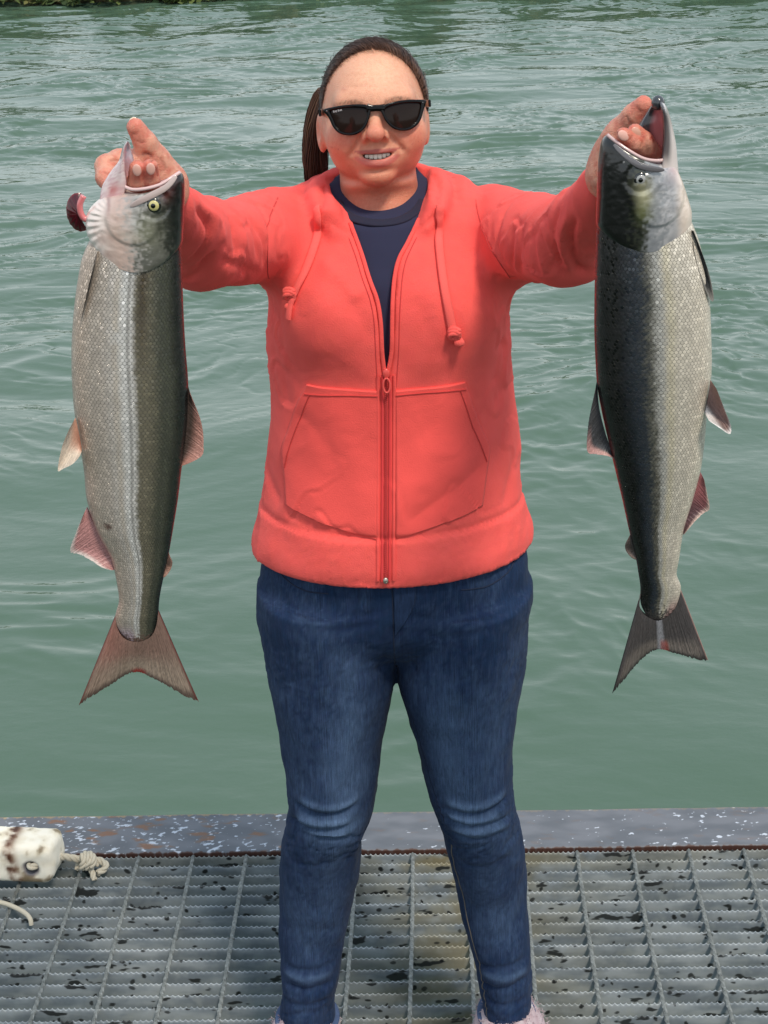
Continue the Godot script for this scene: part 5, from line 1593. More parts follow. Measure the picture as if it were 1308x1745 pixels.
func build_hair(person: Node3D) -> void:
	var c0 := Vector3(0.002, 0.0148, -0.015)
	var line := PackedVector3Array([Vector3(-0.067, -0.012, -0.004), Vector3(-0.0665, 0.004, 0.002), Vector3(-0.0655, 0.018, 0.009), Vector3(-0.0628, 0.035, 0.018), Vector3(-0.0565, 0.051, 0.025), Vector3(-0.0455, 0.064, 0.03), Vector3(-0.03, 0.0745, 0.033), Vector3(-0.012, 0.0795, 0.034), Vector3(0.008, 0.08, 0.034), Vector3(0.027, 0.075, 0.033), Vector3(0.0435, 0.066, 0.03), Vector3(0.0545, 0.052, 0.025), Vector3(0.0615, 0.035, 0.018), Vector3(0.0652, 0.018, 0.009), Vector3(0.066, 0.002, 0.002), Vector3(0.067, -0.012, -0.004)])
	var knot := (Vector3(-0.035, 0.03, -0.11) - c0).normalized()
	var hm := mat(Color.WHITE, 0.42)
	hm.metallic_specular = 0.3
	var g := Geo.new()
	var nt := 620; var ns := 44
	for r in nt:
		var t := r / float(nt - 1)
		var jag := 0.07 * rough_noise.get_noise_2d(t * 900.0, 0.0)
		var d0 := (cr(line, t) - c0).normalized()
		for k in ns:
			var f := k / float(ns - 1)
			var d := d0.slerp(knot, clampf(f + jag * (1.0 - f), 0.0, 1.0))
			var strand := rough_noise.get_noise_2d(t * 420.0, f * 1.5)
			var p := hair_pos(d, (-0.004 * sst(0.06, 0.0, f)) + 0.0011 * strand + 0.001)
			g.v.append(p)
			var col := s(38, 26, 23).lerp(s(80, 58, 49), clampf(0.35 + strand * 0.8 + 0.3 * rough_noise.get_noise_2d(t * 60.0, 5.0), 0.0, 1.0))
			g.c.append(col.lerp(s(150, 112, 94), 0.5 * sst(0.05, 0.0, f)))
	grid_index(g, nt, ns, false)
	g.normals()
	if g.n[(nt / 2) * ns + 4].y < 0.0:
		for k in range(0, g.i.size(), 3):
			var q := g.i[k]; g.i[k] = g.i[k + 1]; g.i[k + 1] = q
		g.normals()
	# loose strands that break the outline and soften the hairline
	for k in 1700:
		var t := rng.randf()
		var d0 := (cr(line, t) - c0).normalized()
		d0 = d0.slerp(knot, rng.randf_range(-0.022, 0.25))
		var len_ := rng.randf_range(0.1, 0.4)
		var lift := rng.randf_range(0.0, 0.0016)
		if rng.randf() < 0.07:
			lift += rng.randf_range(0.001, 0.004)
		var p := PackedVector3Array()
		var side := rng.randf_range(-0.05, 0.05)
		for q in 7:
			var f := q / 6.0
			var d := d0.slerp(knot, f * len_)
			d = d.rotated(knot, side * f)
			p.append(hair_pos(d, 0.0005 + lift * sin(PI * minf(f + 0.15, 1.0))))
		var st := tube(p, PackedFloat32Array([0.00016, 0.00024, 0.00028, 0.00028, 0.00026, 0.0002, 0.0001]), 3, 1.0, Vector3.ZERO, false)
		st.normals()
		g.add(st.paint(s(40, 29, 27).lerp(s(98, 76, 68), rng.randf())))
	for k in 420:
		var t := 0.08 + 0.84 * rng.randf()
		var d0 := (cr(line, t) - c0).normalized()
		d0 = d0.slerp(knot, rng.randf_range(-0.075, -0.01))
		var p := PackedVector3Array()
		for q in 6:
			p.append(hair_pos(d0.slerp(knot, q / 5.0 * 0.12), -0.0024 + 0.0036 * sst(0.0, 0.6, q / 5.0)))
		var st := tube(p, PackedFloat32Array([0.00005, 0.0001, 0.00014, 0.00018, 0.0002, 0.0002]), 3, 1.0, Vector3.ZERO, false)
		st.normals()
		g.add(st.paint(s(92, 66, 54).lerp(s(128, 96, 80), rng.randf())))
	var hair := put("hair", g.moved(head_xf), hm, person)
	# the ponytail falls behind the picture's left side of the neck
	var pt := Geo.new()
	var spine := PackedVector3Array([Vector3(-0.038,1.4457,-0.085), Vector3(-0.0541,1.4485,-0.07), Vector3(-0.0617,1.4304,-0.07), Vector3(-0.0665,1.4085,-0.07), Vector3(-0.0707,1.3826,-0.07), Vector3(-0.0727,1.3564,-0.07), Vector3(-0.0724,1.3329,-0.07), Vector3(-0.0715,1.303,-0.07)])
	for k in 620:
		var a := rng.randf() * TAU
		var rr := sqrt(rng.randf())
		var p := PackedVector3Array()
		var w := rng.randf_range(0.8, 1.1)
		var cut := rng.randf_range(0.86, 1.0)
		for q in 14:
			var f := q / 13.0
			var spread := lerpf(0.006, 0.0145, sst(0.0, 0.6, f)) * w
			p.append(cr(spine, f * cut) + Vector3(cos(a) * rr * spread * 1.1 + 0.002 * sin(f * 5.0 + a * 3.0), 0.0, sin(a) * rr * spread) + Vector3(rough_noise.get_noise_2d(k * 9.0, f * 0.4), 0, 0) * 0.004 * f)
		var st := tube(p, PackedFloat32Array([0.0007, 0.0007, 0.0007, 0.0007, 0.0007, 0.0007, 0.0007, 0.0007, 0.0007, 0.0006, 0.0006, 0.0005, 0.0004, 0.0002]), 4, 1.0, Vector3.ZERO, false)
		st.normals()
		pt.add(st.paint(s(40, 29, 26).lerp(s(104, 80, 64), rng.randf() * (0.4 + 0.6 * sst(0.5, -1.0, cos(a))))))
	put("ponytail", pt, hm, hair)

func nail(parent: Node3D, at: Vector3, along: Vector3, out: Vector3, size: Vector2, col: Color) -> void:
	var y := along.normalized()
	var z := (out - y * out.dot(y)).normalized()
	var g := ball(Vector3.ZERO, Vector3(size.x, size.y, size.x * 0.35), 8, 14).paint(col)
	put("nail", g.moved(Transform3D(Basis(y.cross(z), y, z), at)), mat(Color.WHITE, 0.12), parent)

func build_person(geo: Array) -> void:
	var base := Vector3(0.0036,0.02,0.06)
	base.y = 0.0
	var person := thing("person", "person in coral zip hoodie, blue jeans and dark sunglasses holding up two salmon", "person", base)
	# ---- skin
	var skin := mat(Color.WHITE, 0.34)
	skin.metallic_specular = 0.45
	skin.subsurf_scatter_enabled = true; skin.subsurf_scatter_strength = 0.12
	var pores := NoiseTexture2D.new()
	pores.width = 512; pores.height = 512; pores.seamless = true
	pores.noise = noise(33, 0.06, 4)
	skin.heightmap_enabled = true; skin.heightmap_texture = pores; skin.heightmap_scale = 0.09
	skin.uv1_triplanar = true; skin.uv1_world_triplanar = true; skin.uv1_scale = Vector3(22, 22, 22)
	var head: Geo = geo[2]
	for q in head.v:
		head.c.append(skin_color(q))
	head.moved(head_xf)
	for side in 2:
		var h: Geo = geo[3 + side]
		for k in h.v.size():
			var p := h.v[k]
			var b := rough_noise.get_noise_3dv(p * 12.0)
			var c := s(222, 160, 136).lerp(s(208, 124, 104), clampf(0.35 + b * 1.2, 0.0, 1.0))
			var P: Array = chain_p[side]
			for f in range(4, P.size()):
				var ch: Array = P[f]
				c = c.lerp(s(206, 104, 88), 0.55 * sst(0.02, 0.006, p.distance_to(ch[ch.size() - 1])))
				c = c.lerp(s(170, 40, 34), 0.6 * sst(0.6, 0.9, b + 0.8 * sst(0.014, 0.006, p.distance_to(ch[maxi(ch.size() - 2, 0)]))) * (0.0 if f == 4 else 1.0))
			# creases across the joints
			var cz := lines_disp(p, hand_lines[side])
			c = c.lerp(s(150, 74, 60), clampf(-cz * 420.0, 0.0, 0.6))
			h.v[k] = p + h.n[k] * (0.0005 * rough_noise.get_noise_3dv(p * 60.0) + cz)
			h.c.append(c)
		h.normals()
		head.add(h)
	var under: Geo = geo[6]
	head.add(under.paint(s(222, 164, 140)))
	var body := put("body", head, skin, person)
	var white := s(226, 174, 160)
	nail(body, Vector3(-0.2251,1.4992,0.4655), Vector3(-0.2, 1, 0.1), Vector3(0.1, 0.3, -1), Vector2(0.0062, 0.0075), s(240, 220, 196))
	nail(body, Vector3(-0.2169,1.4696,0.537), Vector3(0, 1, 0.15), Vector3(0, -0.1, 1), Vector2(0.0042, 0.0058), white)
	nail(body, Vector3(-0.2041,1.4703,0.537), Vector3(0.05, 1, 0.15), Vector3(0.1, -0.1, 1), Vector2(0.0042, 0.0058), white)
	nail(body, Vector3(0.26,1.5035,0.484), Vector3(0.6, 0.75, 0.1), Vector3(0.3, -0.2, 1), Vector2(0.005, 0.0056), white)
	nail(body, Vector3(0.2322,1.4856,0.536), Vector3(-0.75, 0.6, 0.1), Vector3(-0.1, 0.3, 1), Vector2(0.0044, 0.006), white)
	nail(body, Vector3(0.2453,1.4864,0.528), Vector3(-0.6, 0.7, 0.1), Vector3(-0.1, 0.3, 1), Vector2(0.0044, 0.006), s(214, 160, 140))
	# teeth
	var teeth := Geo.new()
	for k in 8:
		var x := -0.0195 + k * 0.0051
		var big := 1.0 - 0.18 * absf(k - 3.5) / 3.5
		var t := ball(Vector3.ZERO, Vector3(0.00275, 0.0036 * big, 0.0016), 10, 12)
		for q in t.v.size():
			var p := t.v[q]
			t.v[q] = Vector3(signf(p.x) * pow(absf(p.x) / 0.00275, 0.6) * 0.00262, signf(p.y) * pow(absf(p.y) / 0.0036, 0.6) * 0.0036 * big, p.z)
		var xx := x + 0.002
		teeth.add(t.moved(Transform3D(Basis(Vector3.UP, xx * 14.0), Vector3(x, -0.0462 + xx * xx * 9.0, 0.0684 - xx * xx * 17.0))))
	teeth.normals()
	put("teeth", teeth.moved(head_xf).paint(s(240, 230, 214)), mat(Color.WHITE, 0.25), person)
	build_hair(person)
	build_sunglasses(person)
	# ---- shirt
	var shirt_m := mat(s(36, 40, 68).linear_to_srgb(), 0.9, 0.0, false)
	var shirt: Geo = geo[5]
	for k in shirt.v.size():
		shirt.v[k] += shirt.n[k] * (0.0025 * fold_noise.get_noise_3dv(shirt.v[k]) + 0.001 * rough_noise.get_noise_3dv(shirt.v[k] * 2.0))
	shirt.normals()
	var tee := put("t_shirt", shirt, shirt_m, person)
	var col_m := mat(s(30, 32, 54).linear_to_srgb(), 0.9, 0.0, false)
	put("collar", seam(sd_shirt, flat_disp, PackedVector3Array([Vector3(-0.0456,1.3238,0.03), Vector3(-0.0405,1.3185,0.05), Vector3(-0.0305,1.3135,0.065), Vector3(-0.0155,1.3106,0.08), Vector3(0.0065,1.3081,0.085), Vector3(0.0295,1.309,0.08), Vector3(0.0457,1.3123,0.065), Vector3(0.0557,1.3173,0.05), Vector3(0.0623,1.3215,0.03)]), 60, 0.0075, 0.0022, 0.0008), col_m, tee)
	# ---- hoodie
	var coral := s(242, 93, 88)
	var cloth := mat(Color.WHITE, 0.9)
	cloth.metallic_specular = 0.15
	cloth.rim_enabled = true; cloth.rim = 0.12; cloth.rim_tint = 0.7
	var knit := NoiseTexture2D.new()
	knit.width = 512; knit.height = 512; knit.seamless = true; knit.as_normal_map = true; knit.bump_strength = 3.0
	knit.noise = noise(15, 0.09, 3)
	cloth.normal_enabled = true; cloth.normal_texture = knit; cloth.normal_scale = 0.6
	cloth.uv1_triplanar = true; cloth.uv1_world_triplanar = true; cloth.uv1_scale = Vector3(9, 9, 9)
	var hood: Geo = geo[0]
	for k in hood.v.size():
		var p := hood.v[k]
		var e := rough_noise.get_noise_3dv(p * 6.0) * 0.1 + fold_noise.get_noise_3dv(p) * 0.08
		hood.c.append(coral.lerp(s(251, 116, 109), clampf(0.15 + e, 0.0, 0.5)))
	var hoodie := put("hoodie", hood, cloth, person)
	var paint := func(g: Geo, col: Color) -> Geo: return g.paint(col)
	# kangaroo pocket, two halves
	for half in 2:
		var l := PackedVector3Array([Vector3(-0.0891,1.1207,0.16), Vector3(-0.098,1.1021,0.16), Vector3(-0.107,1.0811,0.16), Vector3(-0.1164,1.0546,0.16), Vector3(-0.126,1.0254,0.16), Vector3(-0.1256,0.994,0.16), Vector3(-0.1245,0.9698,0.165), Vector3(-0.1238,0.957,0.165)])
		var r := PackedVector3Array([Vector3(-0.0014,1.1186,0.17), Vector3(-0.0024,1.09,0.17), Vector3(-0.0034,1.0595,0.17), Vector3(-0.0053,1.0248,0.17), Vector3(-0.0063,0.9936,0.17), Vector3(-0.0081,0.962,0.17), Vector3(-0.0089,0.938,0.17), Vector3(-0.0093,0.9283,0.17)])
		if half == 1:
			l = PackedVector3Array([Vector3(0.0185,1.1186,0.17), Vector3(0.0184,1.0892,0.17), Vector3(0.0175,1.0587,0.17), Vector3(0.0164,1.024,0.17), Vector3(0.0155,0.9927,0.17), Vector3(0.0146,0.9611,0.17), Vector3(0.0139,0.9387,0.17), Vector3(0.0137,0.9299,0.17)])
			r = PackedVector3Array([Vector3(0.1045,1.1203,0.16), Vector3(0.1114,1.0974,0.16), Vector3(0.1198,1.0727,0.16), Vector3(0.1282,1.0493,0.16), Vector3(0.1368,1.025,0.16), Vector3(0.133,1,0.16), Vector3(0.1288,0.9761,0.165), Vector3(0.1264,0.9539,0.165)])
		put("pocket", patch(sd_hoodie_solid, hoodie_disp, l, r, 36, 60, 0.0022).paint(coral), cloth, hoodie)
	var slant := [PackedVector3Array([Vector3(-0.0836,1.1182,0.16), Vector3(-0.0924,1.0989,0.16), Vector3(-0.1014,1.0786,0.16), Vector3(-0.1106,1.0544,0.16), Vector3(-0.1195,1.0236,0.16)]), PackedVector3Array([Vector3(0.0966,1.1176,0.16), Vector3(0.1035,1.0962,0.16), Vector3(0.1118,1.0715,0.16), Vector3(0.121,1.0473,0.16), Vector3(0.1295,1.0221,0.16)]),
		PackedVector3Array([Vector3(-0.0897,1.1209,0.165), Vector3(-0.062,1.1184,0.165), Vector3(-0.0335,1.1166,0.165), Vector3(-0.0022,1.1147,0.165)]), PackedVector3Array([Vector3(0.0192,1.1146,0.165), Vector3(0.0478,1.1166,0.165), Vector3(0.0764,1.1185,0.165), Vector3(0.1035,1.1198,0.165)])]
	for q in slant:
		put("pocket_seam", seam(sd_hoodie_solid, hoodie_disp, q, 40, 0.0008, 0.0005, 0.0029).paint(s(206, 72, 70)), cloth, hoodie)
	# zip: two tapes, the teeth between, slider and pull
	for e in 4:
		var dx: float = [-14.0, -6.5, 6.5, 14.0][e]
		var pts := PackedVector3Array()
		for k in 9:
			var f := k / 8.0
			pts.append(Vector3(0.0086,1.1372,0.155).lerp(Vector3(-0.0008,0.8755,0.185), f) + Vector3(dx / 1400.0, 0, 0))
		put("zip_tape", seam(sd_hoodie_solid, hoodie_disp, pts, 60, 0.0022 if absf(dx) > 10.0 else 0.0016, 0.0018, 0.001).paint(coral if absf(dx) > 10.0 else s(224, 72, 74)), cloth, hoodie)
	var zp := PackedVector3Array()
	for k in 9:
		zp.append(Vector3(0.0086,1.1372,0.155).lerp(Vector3(-0.0008,0.8755,0.185), k / 8.0))
	var zt := on_surface(sd_hoodie_solid, hoodie_disp, zp, 220, 0.0012)
	var zg := Geo.new()
	for k in 220:
		var b := ball(zt[0][k] + Vector3(0.0007 * (1 if k % 2 else -1), 0, 0), Vector3(0.0017, 0.0006, 0.0012), 4, 6)
		zg.add(b)
	zg.normals()
	put("zip_teeth", zg.paint(s(200, 60, 62)), mat(Color.WHITE, 0.4), hoodie)
	var top: Vector3 = zt[0][0]
	var slider := Geo.new()
	slider.add(ball(top + Vector3(0, 0.003, 0.002), Vector3(0.0045, 0.0065, 0.0025), 10, 14))
	var pull := PackedVector3Array()
	for k in 25:
		var a := TAU * k / 24.0
		pull.append(top + Vector3(sin(a) * 0.0042, -0.011 + cos(a) * 0.0088, 0.0058 - 0.001 * cos(a)))
	slider.add(tube(pull, PackedFloat32Array([0.0014]), 8))
	slider.normals()
	var zs := put("zip_pull", slider.paint(s(222, 84, 78)), mat(Color.WHITE, 0.3, 0.0), hoodie)
	put("zip_end", ball(zt[0][219] + Vector3(0, 0.001, 0.002), Vector3(0.0035, 0.0045, 0.003), 8, 12).paint(s(190, 180, 170)), mat(Color.WHITE, 0.3, 0.8), hoodie)
	# edges of the opening, rolled
	var el := PackedVector3Array([Vector3(-0.0282,1.3127,0.1), Vector3(-0.0159,1.283,0.13), Vector3(-0.0072,1.2511,0.13), Vector3(0.0011,1.2246,0.13), Vector3(0.0044,1.1958,0.13), Vector3(0.0047,1.1593,0.13), Vector3(0.0067,1.1321,0.13)])
	var er := PackedVector3Array([Vector3(0.0547,1.3162,0.1), Vector3(0.0414,1.2981,0.13), Vector3(0.0289,1.2757,0.13), Vector3(0.0226,1.2529,0.13), Vector3(0.0196,1.2246,0.13), Vector3(0.018,1.1953,0.13), Vector3(0.0162,1.1589,0.13), Vector3(0.011,1.1319,0.13)])
	for q in [el, er]:
		put("opening_edge", seam(sd_hoodie_solid, hoodie_disp, q, 60, 0.0026, 0.0014, 0.0).paint(coral), cloth, hoodie)
	var inner := [PackedVector3Array([Vector3(-0.0361,1.3101,0.1), Vector3(-0.0243,1.2833,0.13), Vector3(-0.0156,1.2514,0.13), Vector3(-0.0074,1.2249,0.13), Vector3(-0.0034,1.1961,0.13), Vector3(-0.0032,1.1596,0.13), Vector3(-0.0026,1.1142,0.13)]), PackedVector3Array([Vector3(0.0617,1.3103,0.1), Vector3(0.0476,1.295,0.13), Vector3(0.0372,1.2732,0.13), Vector3(0.0317,1.2511,0.13), Vector3(0.0288,1.2243,0.13), Vector3(0.0266,1.195,0.13), Vector3(0.0248,1.1586,0.13), Vector3(0.0206,1.1133,0.13)])]
	for q in inner:
		put("stitching", seam(sd_hoodie_solid, hoodie_disp, q, 50, 0.0007, 0.0004, 0.0001).paint(s(204, 70, 70)), cloth, hoodie)
	# shoulder seams
	for q in [PackedVector3Array([Vector3(0.1247,1.3402,0.05), Vector3(0.13,1.2993,0.05), Vector3(0.1436,1.2708,0.05), Vector3(0.1556,1.2485,0.0547), Vector3(0.1641,1.2363,0.092)]), PackedVector3Array([Vector3(-0.1161,1.3378,0.05), Vector3(-0.1255,1.3113,0.05), Vector3(-0.1294,1.2835,0.05), Vector3(-0.1324,1.2547,0.0533), Vector3(-0.1324,1.2313,0.05)])]:
		put("shoulder_seam", seam(sd_hoodie_solid, hoodie_disp, q, 40, 0.0009, 0.0005, 0.0001).paint(s(206, 72, 70)), cloth, hoodie)
	# drawstrings: flat cords with a knot near the end
	var cords := [PackedVector3Array([Vector3(-0.0671,1.3311,0.09), Vector3(-0.0655,1.3162,0.1), Vector3(-0.0679,1.3026,0.115), Vector3(-0.0755,1.283,0.13), Vector3(-0.0844,1.2642,0.145), Vector3(-0.0927,1.2494,0.15), Vector3(-0.0982,1.2381,0.15), Vector3(-0.1023,1.2281,0.15), Vector3(-0.1053,1.2115,0.15)]),
		PackedVector3Array([Vector3(0.0801,1.3274,0.09), Vector3(0.0775,1.3084,0.11), Vector3(0.0764,1.2871,0.125), Vector3(0.0788,1.2621,0.14), Vector3(0.082,1.2359,0.15), Vector3(0.0863,1.2118,0.155), Vector3(0.0895,1.1949,0.155), Vector3(0.0936,1.186,0.155), Vector3(0.0984,1.1755,0.155)])]
	for k in 2:
		var c := put("drawstring", seam(sd_hoodie, hoodie_disp, cords[k], 90, 0.0054, 0.0028, 0.0036).paint(s(245, 104, 98)), cloth, hoodie)
		var kn := Vector3(-0.1008,1.2352,0.16) if k == 0 else Vector3(0.0904,1.192,0.165)
		var sn := snap(sd_hoodie, kn)
		var kg := Geo.new()
		for q in 3:
			var loop := PackedVector3Array()
			for a in 13:
				var an := TAU * a / 12.0
				loop.append(sn[0] + sn[1] * 0.006 + Vector3(cos(an) * 0.006, sin(an) * 0.0035 + (q - 1) * 0.003, 0.0025 * sin(an + q)))
			kg.add(tube(loop, PackedFloat32Array([0.0028]), 8))
		kg.add(ball(sn[0] + sn[1] * 0.004 + (Vector3(-0.002, -0.0155, 0.0) if k == 0 else Vector3(0.006, -0.012, 0.0)), Vector3(0.0065, 0.0052, 0.0035), 10, 14))
		kg.normals()
		put("cord_knot", kg.paint(s(243, 102, 96)), cloth, hoodie)
	# ---- jeans
	var jm := mat(Color.WHITE, 0.85)
	jm.metallic_specular = 0.25
	jm.albedo_texture = denim_texture()
	jm.uv1_triplanar = true; jm.uv1_world_triplanar = true; jm.uv1_scale = Vector3(5, 5, 5)
	jm.rim_enabled = true; jm.rim = 0.05; jm.rim_tint = 0.5
	var jn: Geo = geo[1]
	for k in jn.v.size():
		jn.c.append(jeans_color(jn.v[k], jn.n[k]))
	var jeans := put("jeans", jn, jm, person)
	var sj := mat(Color.WHITE, 0.9)
	var stitch := [PackedVector3Array([Vector3(0.0791,0.4185,0.1), Vector3(0.0843,0.3785,0.1), Vector3(0.0952,0.3174,0.1), Vector3(0.1081,0.2549,0.1), Vector3(0.1177,0.1913,0.1), Vector3(0.1226,0.1482,0.1), Vector3(0.1257,0.1068,0.1)]), PackedVector3Array([Vector3(0.0071,0.8462,0.15), Vector3(0.0072,0.8251,0.15), Vector3(0.0072,0.7997,0.15), Vector3(0.007,0.755,0.13), Vector3(0.0076,0.7037,0.1)]),
		PackedVector3Array([Vector3(0.0343,0.8459,0.15), Vector3(0.0308,0.8276,0.15), Vector3(0.0214,0.8178,0.15), Vector3(0.0106,0.8132,0.15)]), PackedVector3Array([Vector3(-0.1437,0.8681,0.1), Vector3(-0.1327,0.8447,0.1), Vector3(-0.1074,0.8258,0.1), Vector3(-0.0767,0.8194,0.1)]), PackedVector3Array([Vector3(0.1702,0.8628,0.1), Vector3(0.1578,0.8395,0.1), Vector3(0.133,0.8216,0.1), Vector3(0.0988,0.8178,0.1)]), PackedVector3Array([Vector3(0.0154,0.6709,0.1), Vector3(0.0294,0.6247,0.1), Vector3(0.0433,0.5645,0.1), Vector3(0.0552,0.5119,0.1), Vector3(0.069,0.4581,0.1)])]
	for k in stitch.size():
		put("stitching", seam(sd_jeans, jeans_disp, stitch[k], 70, 0.0009, 0.0008, 0.0002).paint(s(104, 98, 90) if k == 0 or k == 2 else s(28, 38, 60)), sj, jeans)
	put("fly", patch(sd_jeans, jeans_disp, PackedVector3Array([Vector3(0.0083,0.8628,0.15), Vector3(0.0085,0.8419,0.15), Vector3(0.0085,0.8166,0.15), Vector3(0.0085,0.786,0.14)]), PackedVector3Array([Vector3(0.0377,0.8617,0.15), Vector3(0.0357,0.8409,0.15), Vector3(0.0291,0.8209,0.15), Vector3(0.0134,0.7944,0.14)]), 14, 24, 0.0022).paint(s(46, 62, 96)), jm, jeans)
	# turned hems
	for k in 2:
		var at := ANKLE_L if k == 0 else ANKLE_R
		var P := leg_left if k == 0 else leg_right
		var ring := PackedVector3Array()
		for a in 41:
			var an := TAU * a / 40.0
			ring.append(Vector3(P.cx[3] + cos(an) * (P.hw[3] + 0.001), P.y0 + 0.009, P.cz[3] + sin(an) * (P.bf[3] if sin(an) > 0 else P.bb[3])))
		put("hem", tube(ring, PackedFloat32Array([0.007]), 8, 0.35, Vector3.UP).paint(s(62, 80, 114)), sj, jeans)
	# ---- fleecy slippers, the pile as fine fibres
	for k in 2:
		var sg := -1.0 if k == 0 else 1.0
		var at := ANKLE_L if k == 0 else ANKLE_R
		var sock := tube(PackedVector3Array([Vector3(at.x + sg * 0.004, 0.05, at.z + 0.005), Vector3(at.x + sg * 0.004, at.y + 0.02, at.z + 0.002)]), PackedFloat32Array([0.037]), 24)
		var shoe := Geo.new()
		var rows := 30; var cols := 28
		for r in rows:
			var f := r / float(rows - 1)
			var th := PI * f
			for c in cols:
				var ph := TAU * c / cols
				var d := Vector3(sin(th) * cos(ph), cos(th), sin(th) * sin(ph))
				var q := Vector3(d.x * 0.06, d.y * (0.06 if d.y > 0 else 0.045), d.z * 0.13)
				q.y *= 1.0 - 0.35 * sst(0.0, 0.12, q.z)
				q += Vector3(at.x + sg * (0.006 + 0.03 * q.z), 0.047, at.z + 0.045)
				q += d * 0.004 * rough_noise.get_noise_3dv(q * 20.0)
				q.y = maxf(q.y, 0.003)
				shoe.v.append(q)
				shoe.c.append(s(166, 140, 146).lerp(s(196, 182, 186), clampf(0.5 + rough_noise.get_noise_3dv(q * 60.0), 0, 1)))
		grid_index(shoe, rows, cols, true, true)
		shoe.normals()
		var skin_n := shoe.v.size()
		for q in 2600:
			var id := rng.randi() % skin_n
			var p := shoe.v[id]
			if p.y < 0.01:
				continue
			p += Vector3(rng.randf_range(-0.004, 0.004), 0, rng.randf_range(-0.006, 0.006))
			var n := (shoe.n[id] + Vector3(rng.randf_range(-0.7, 0.7), rng.randf_range(-0.7, 0.7), rng.randf_range(-0.7, 0.7))).normalized()
			var fz := tube(PackedVector3Array([p, p + n * 0.003, p + n * 0.005 + Vector3(rng.randf_range(-0.002, 0.002), -0.001, 0)]), PackedFloat32Array([0.0005, 0.0004, 0.0002]), 3, 1.0, Vector3.ZERO, false)
			fz.normals()
			shoe.add(fz.paint(s(158, 130, 138).lerp(s(206, 194, 198), rng.randf())))
		var so := put("slipper", shoe, mat(Color.WHITE, 0.95), person)
		put("sock", sock.paint(s(226, 226, 230)), sj, so)

func denim_texture() -> ImageTexture:
	var S := 512
	var im := Image.create(S, S, false, Image.FORMAT_RGB8)
	var n := noise(91, 0.02, 3)
	var col := PackedFloat32Array()
	var r := RandomNumberGenerator.new()
	r.seed = 4
	for k in S:
		col.append(r.randf())
	for y in S:
		for x in S:
			var streak := n.get_noise_2d(x * 9.0, y * 0.35) * 0.35 + n.get_noise_2d(x * 22.0, y * 1.1 + 400.0) * 0.35
			# fades out at the tile's edge so that repeats meet
			var e := minf(minf(x, S - x), minf(y, S - y)) / 40.0
			streak *= clampf(e, 0.3, 1.0)
			var weave := 0.06 * (1.0 if ((x + y) / 2) % 3 == 0 else 0.0)
			var t := clampf(0.82 + streak * 0.5 + (col[x] - 0.5) * 0.12 + weave + r.randf_range(-0.09, 0.09), 0.3, 1.0)
			im.set_pixel(x, y, Color(t, t, t * 0.99 + 0.01))
	return ImageTexture.create_from_image(im)

# ---------------------------------------------------------------- the two salmon
func fish_skin(maps: Array) -> StandardMaterial3D:
	var m := mat(Color.WHITE, 1.0, 0.25)
	m.clearcoat_enabled = true; m.clearcoat = 0.22; m.clearcoat_roughness = 0.2
	m.albedo_texture = maps[0]
	m.roughness_texture = maps[2]; m.roughness_texture_channel = BaseMaterial3D.TEXTURE_CHANNEL_RED
	m.heightmap_enabled = true; m.heightmap_texture = maps[1]; m.heightmap_scale = 0.09
	m.uv1_scale = Vector3(5.0, 1.0, 1.0)
	m.metallic_specular = 0.6
	return m

var fish_maps: Array

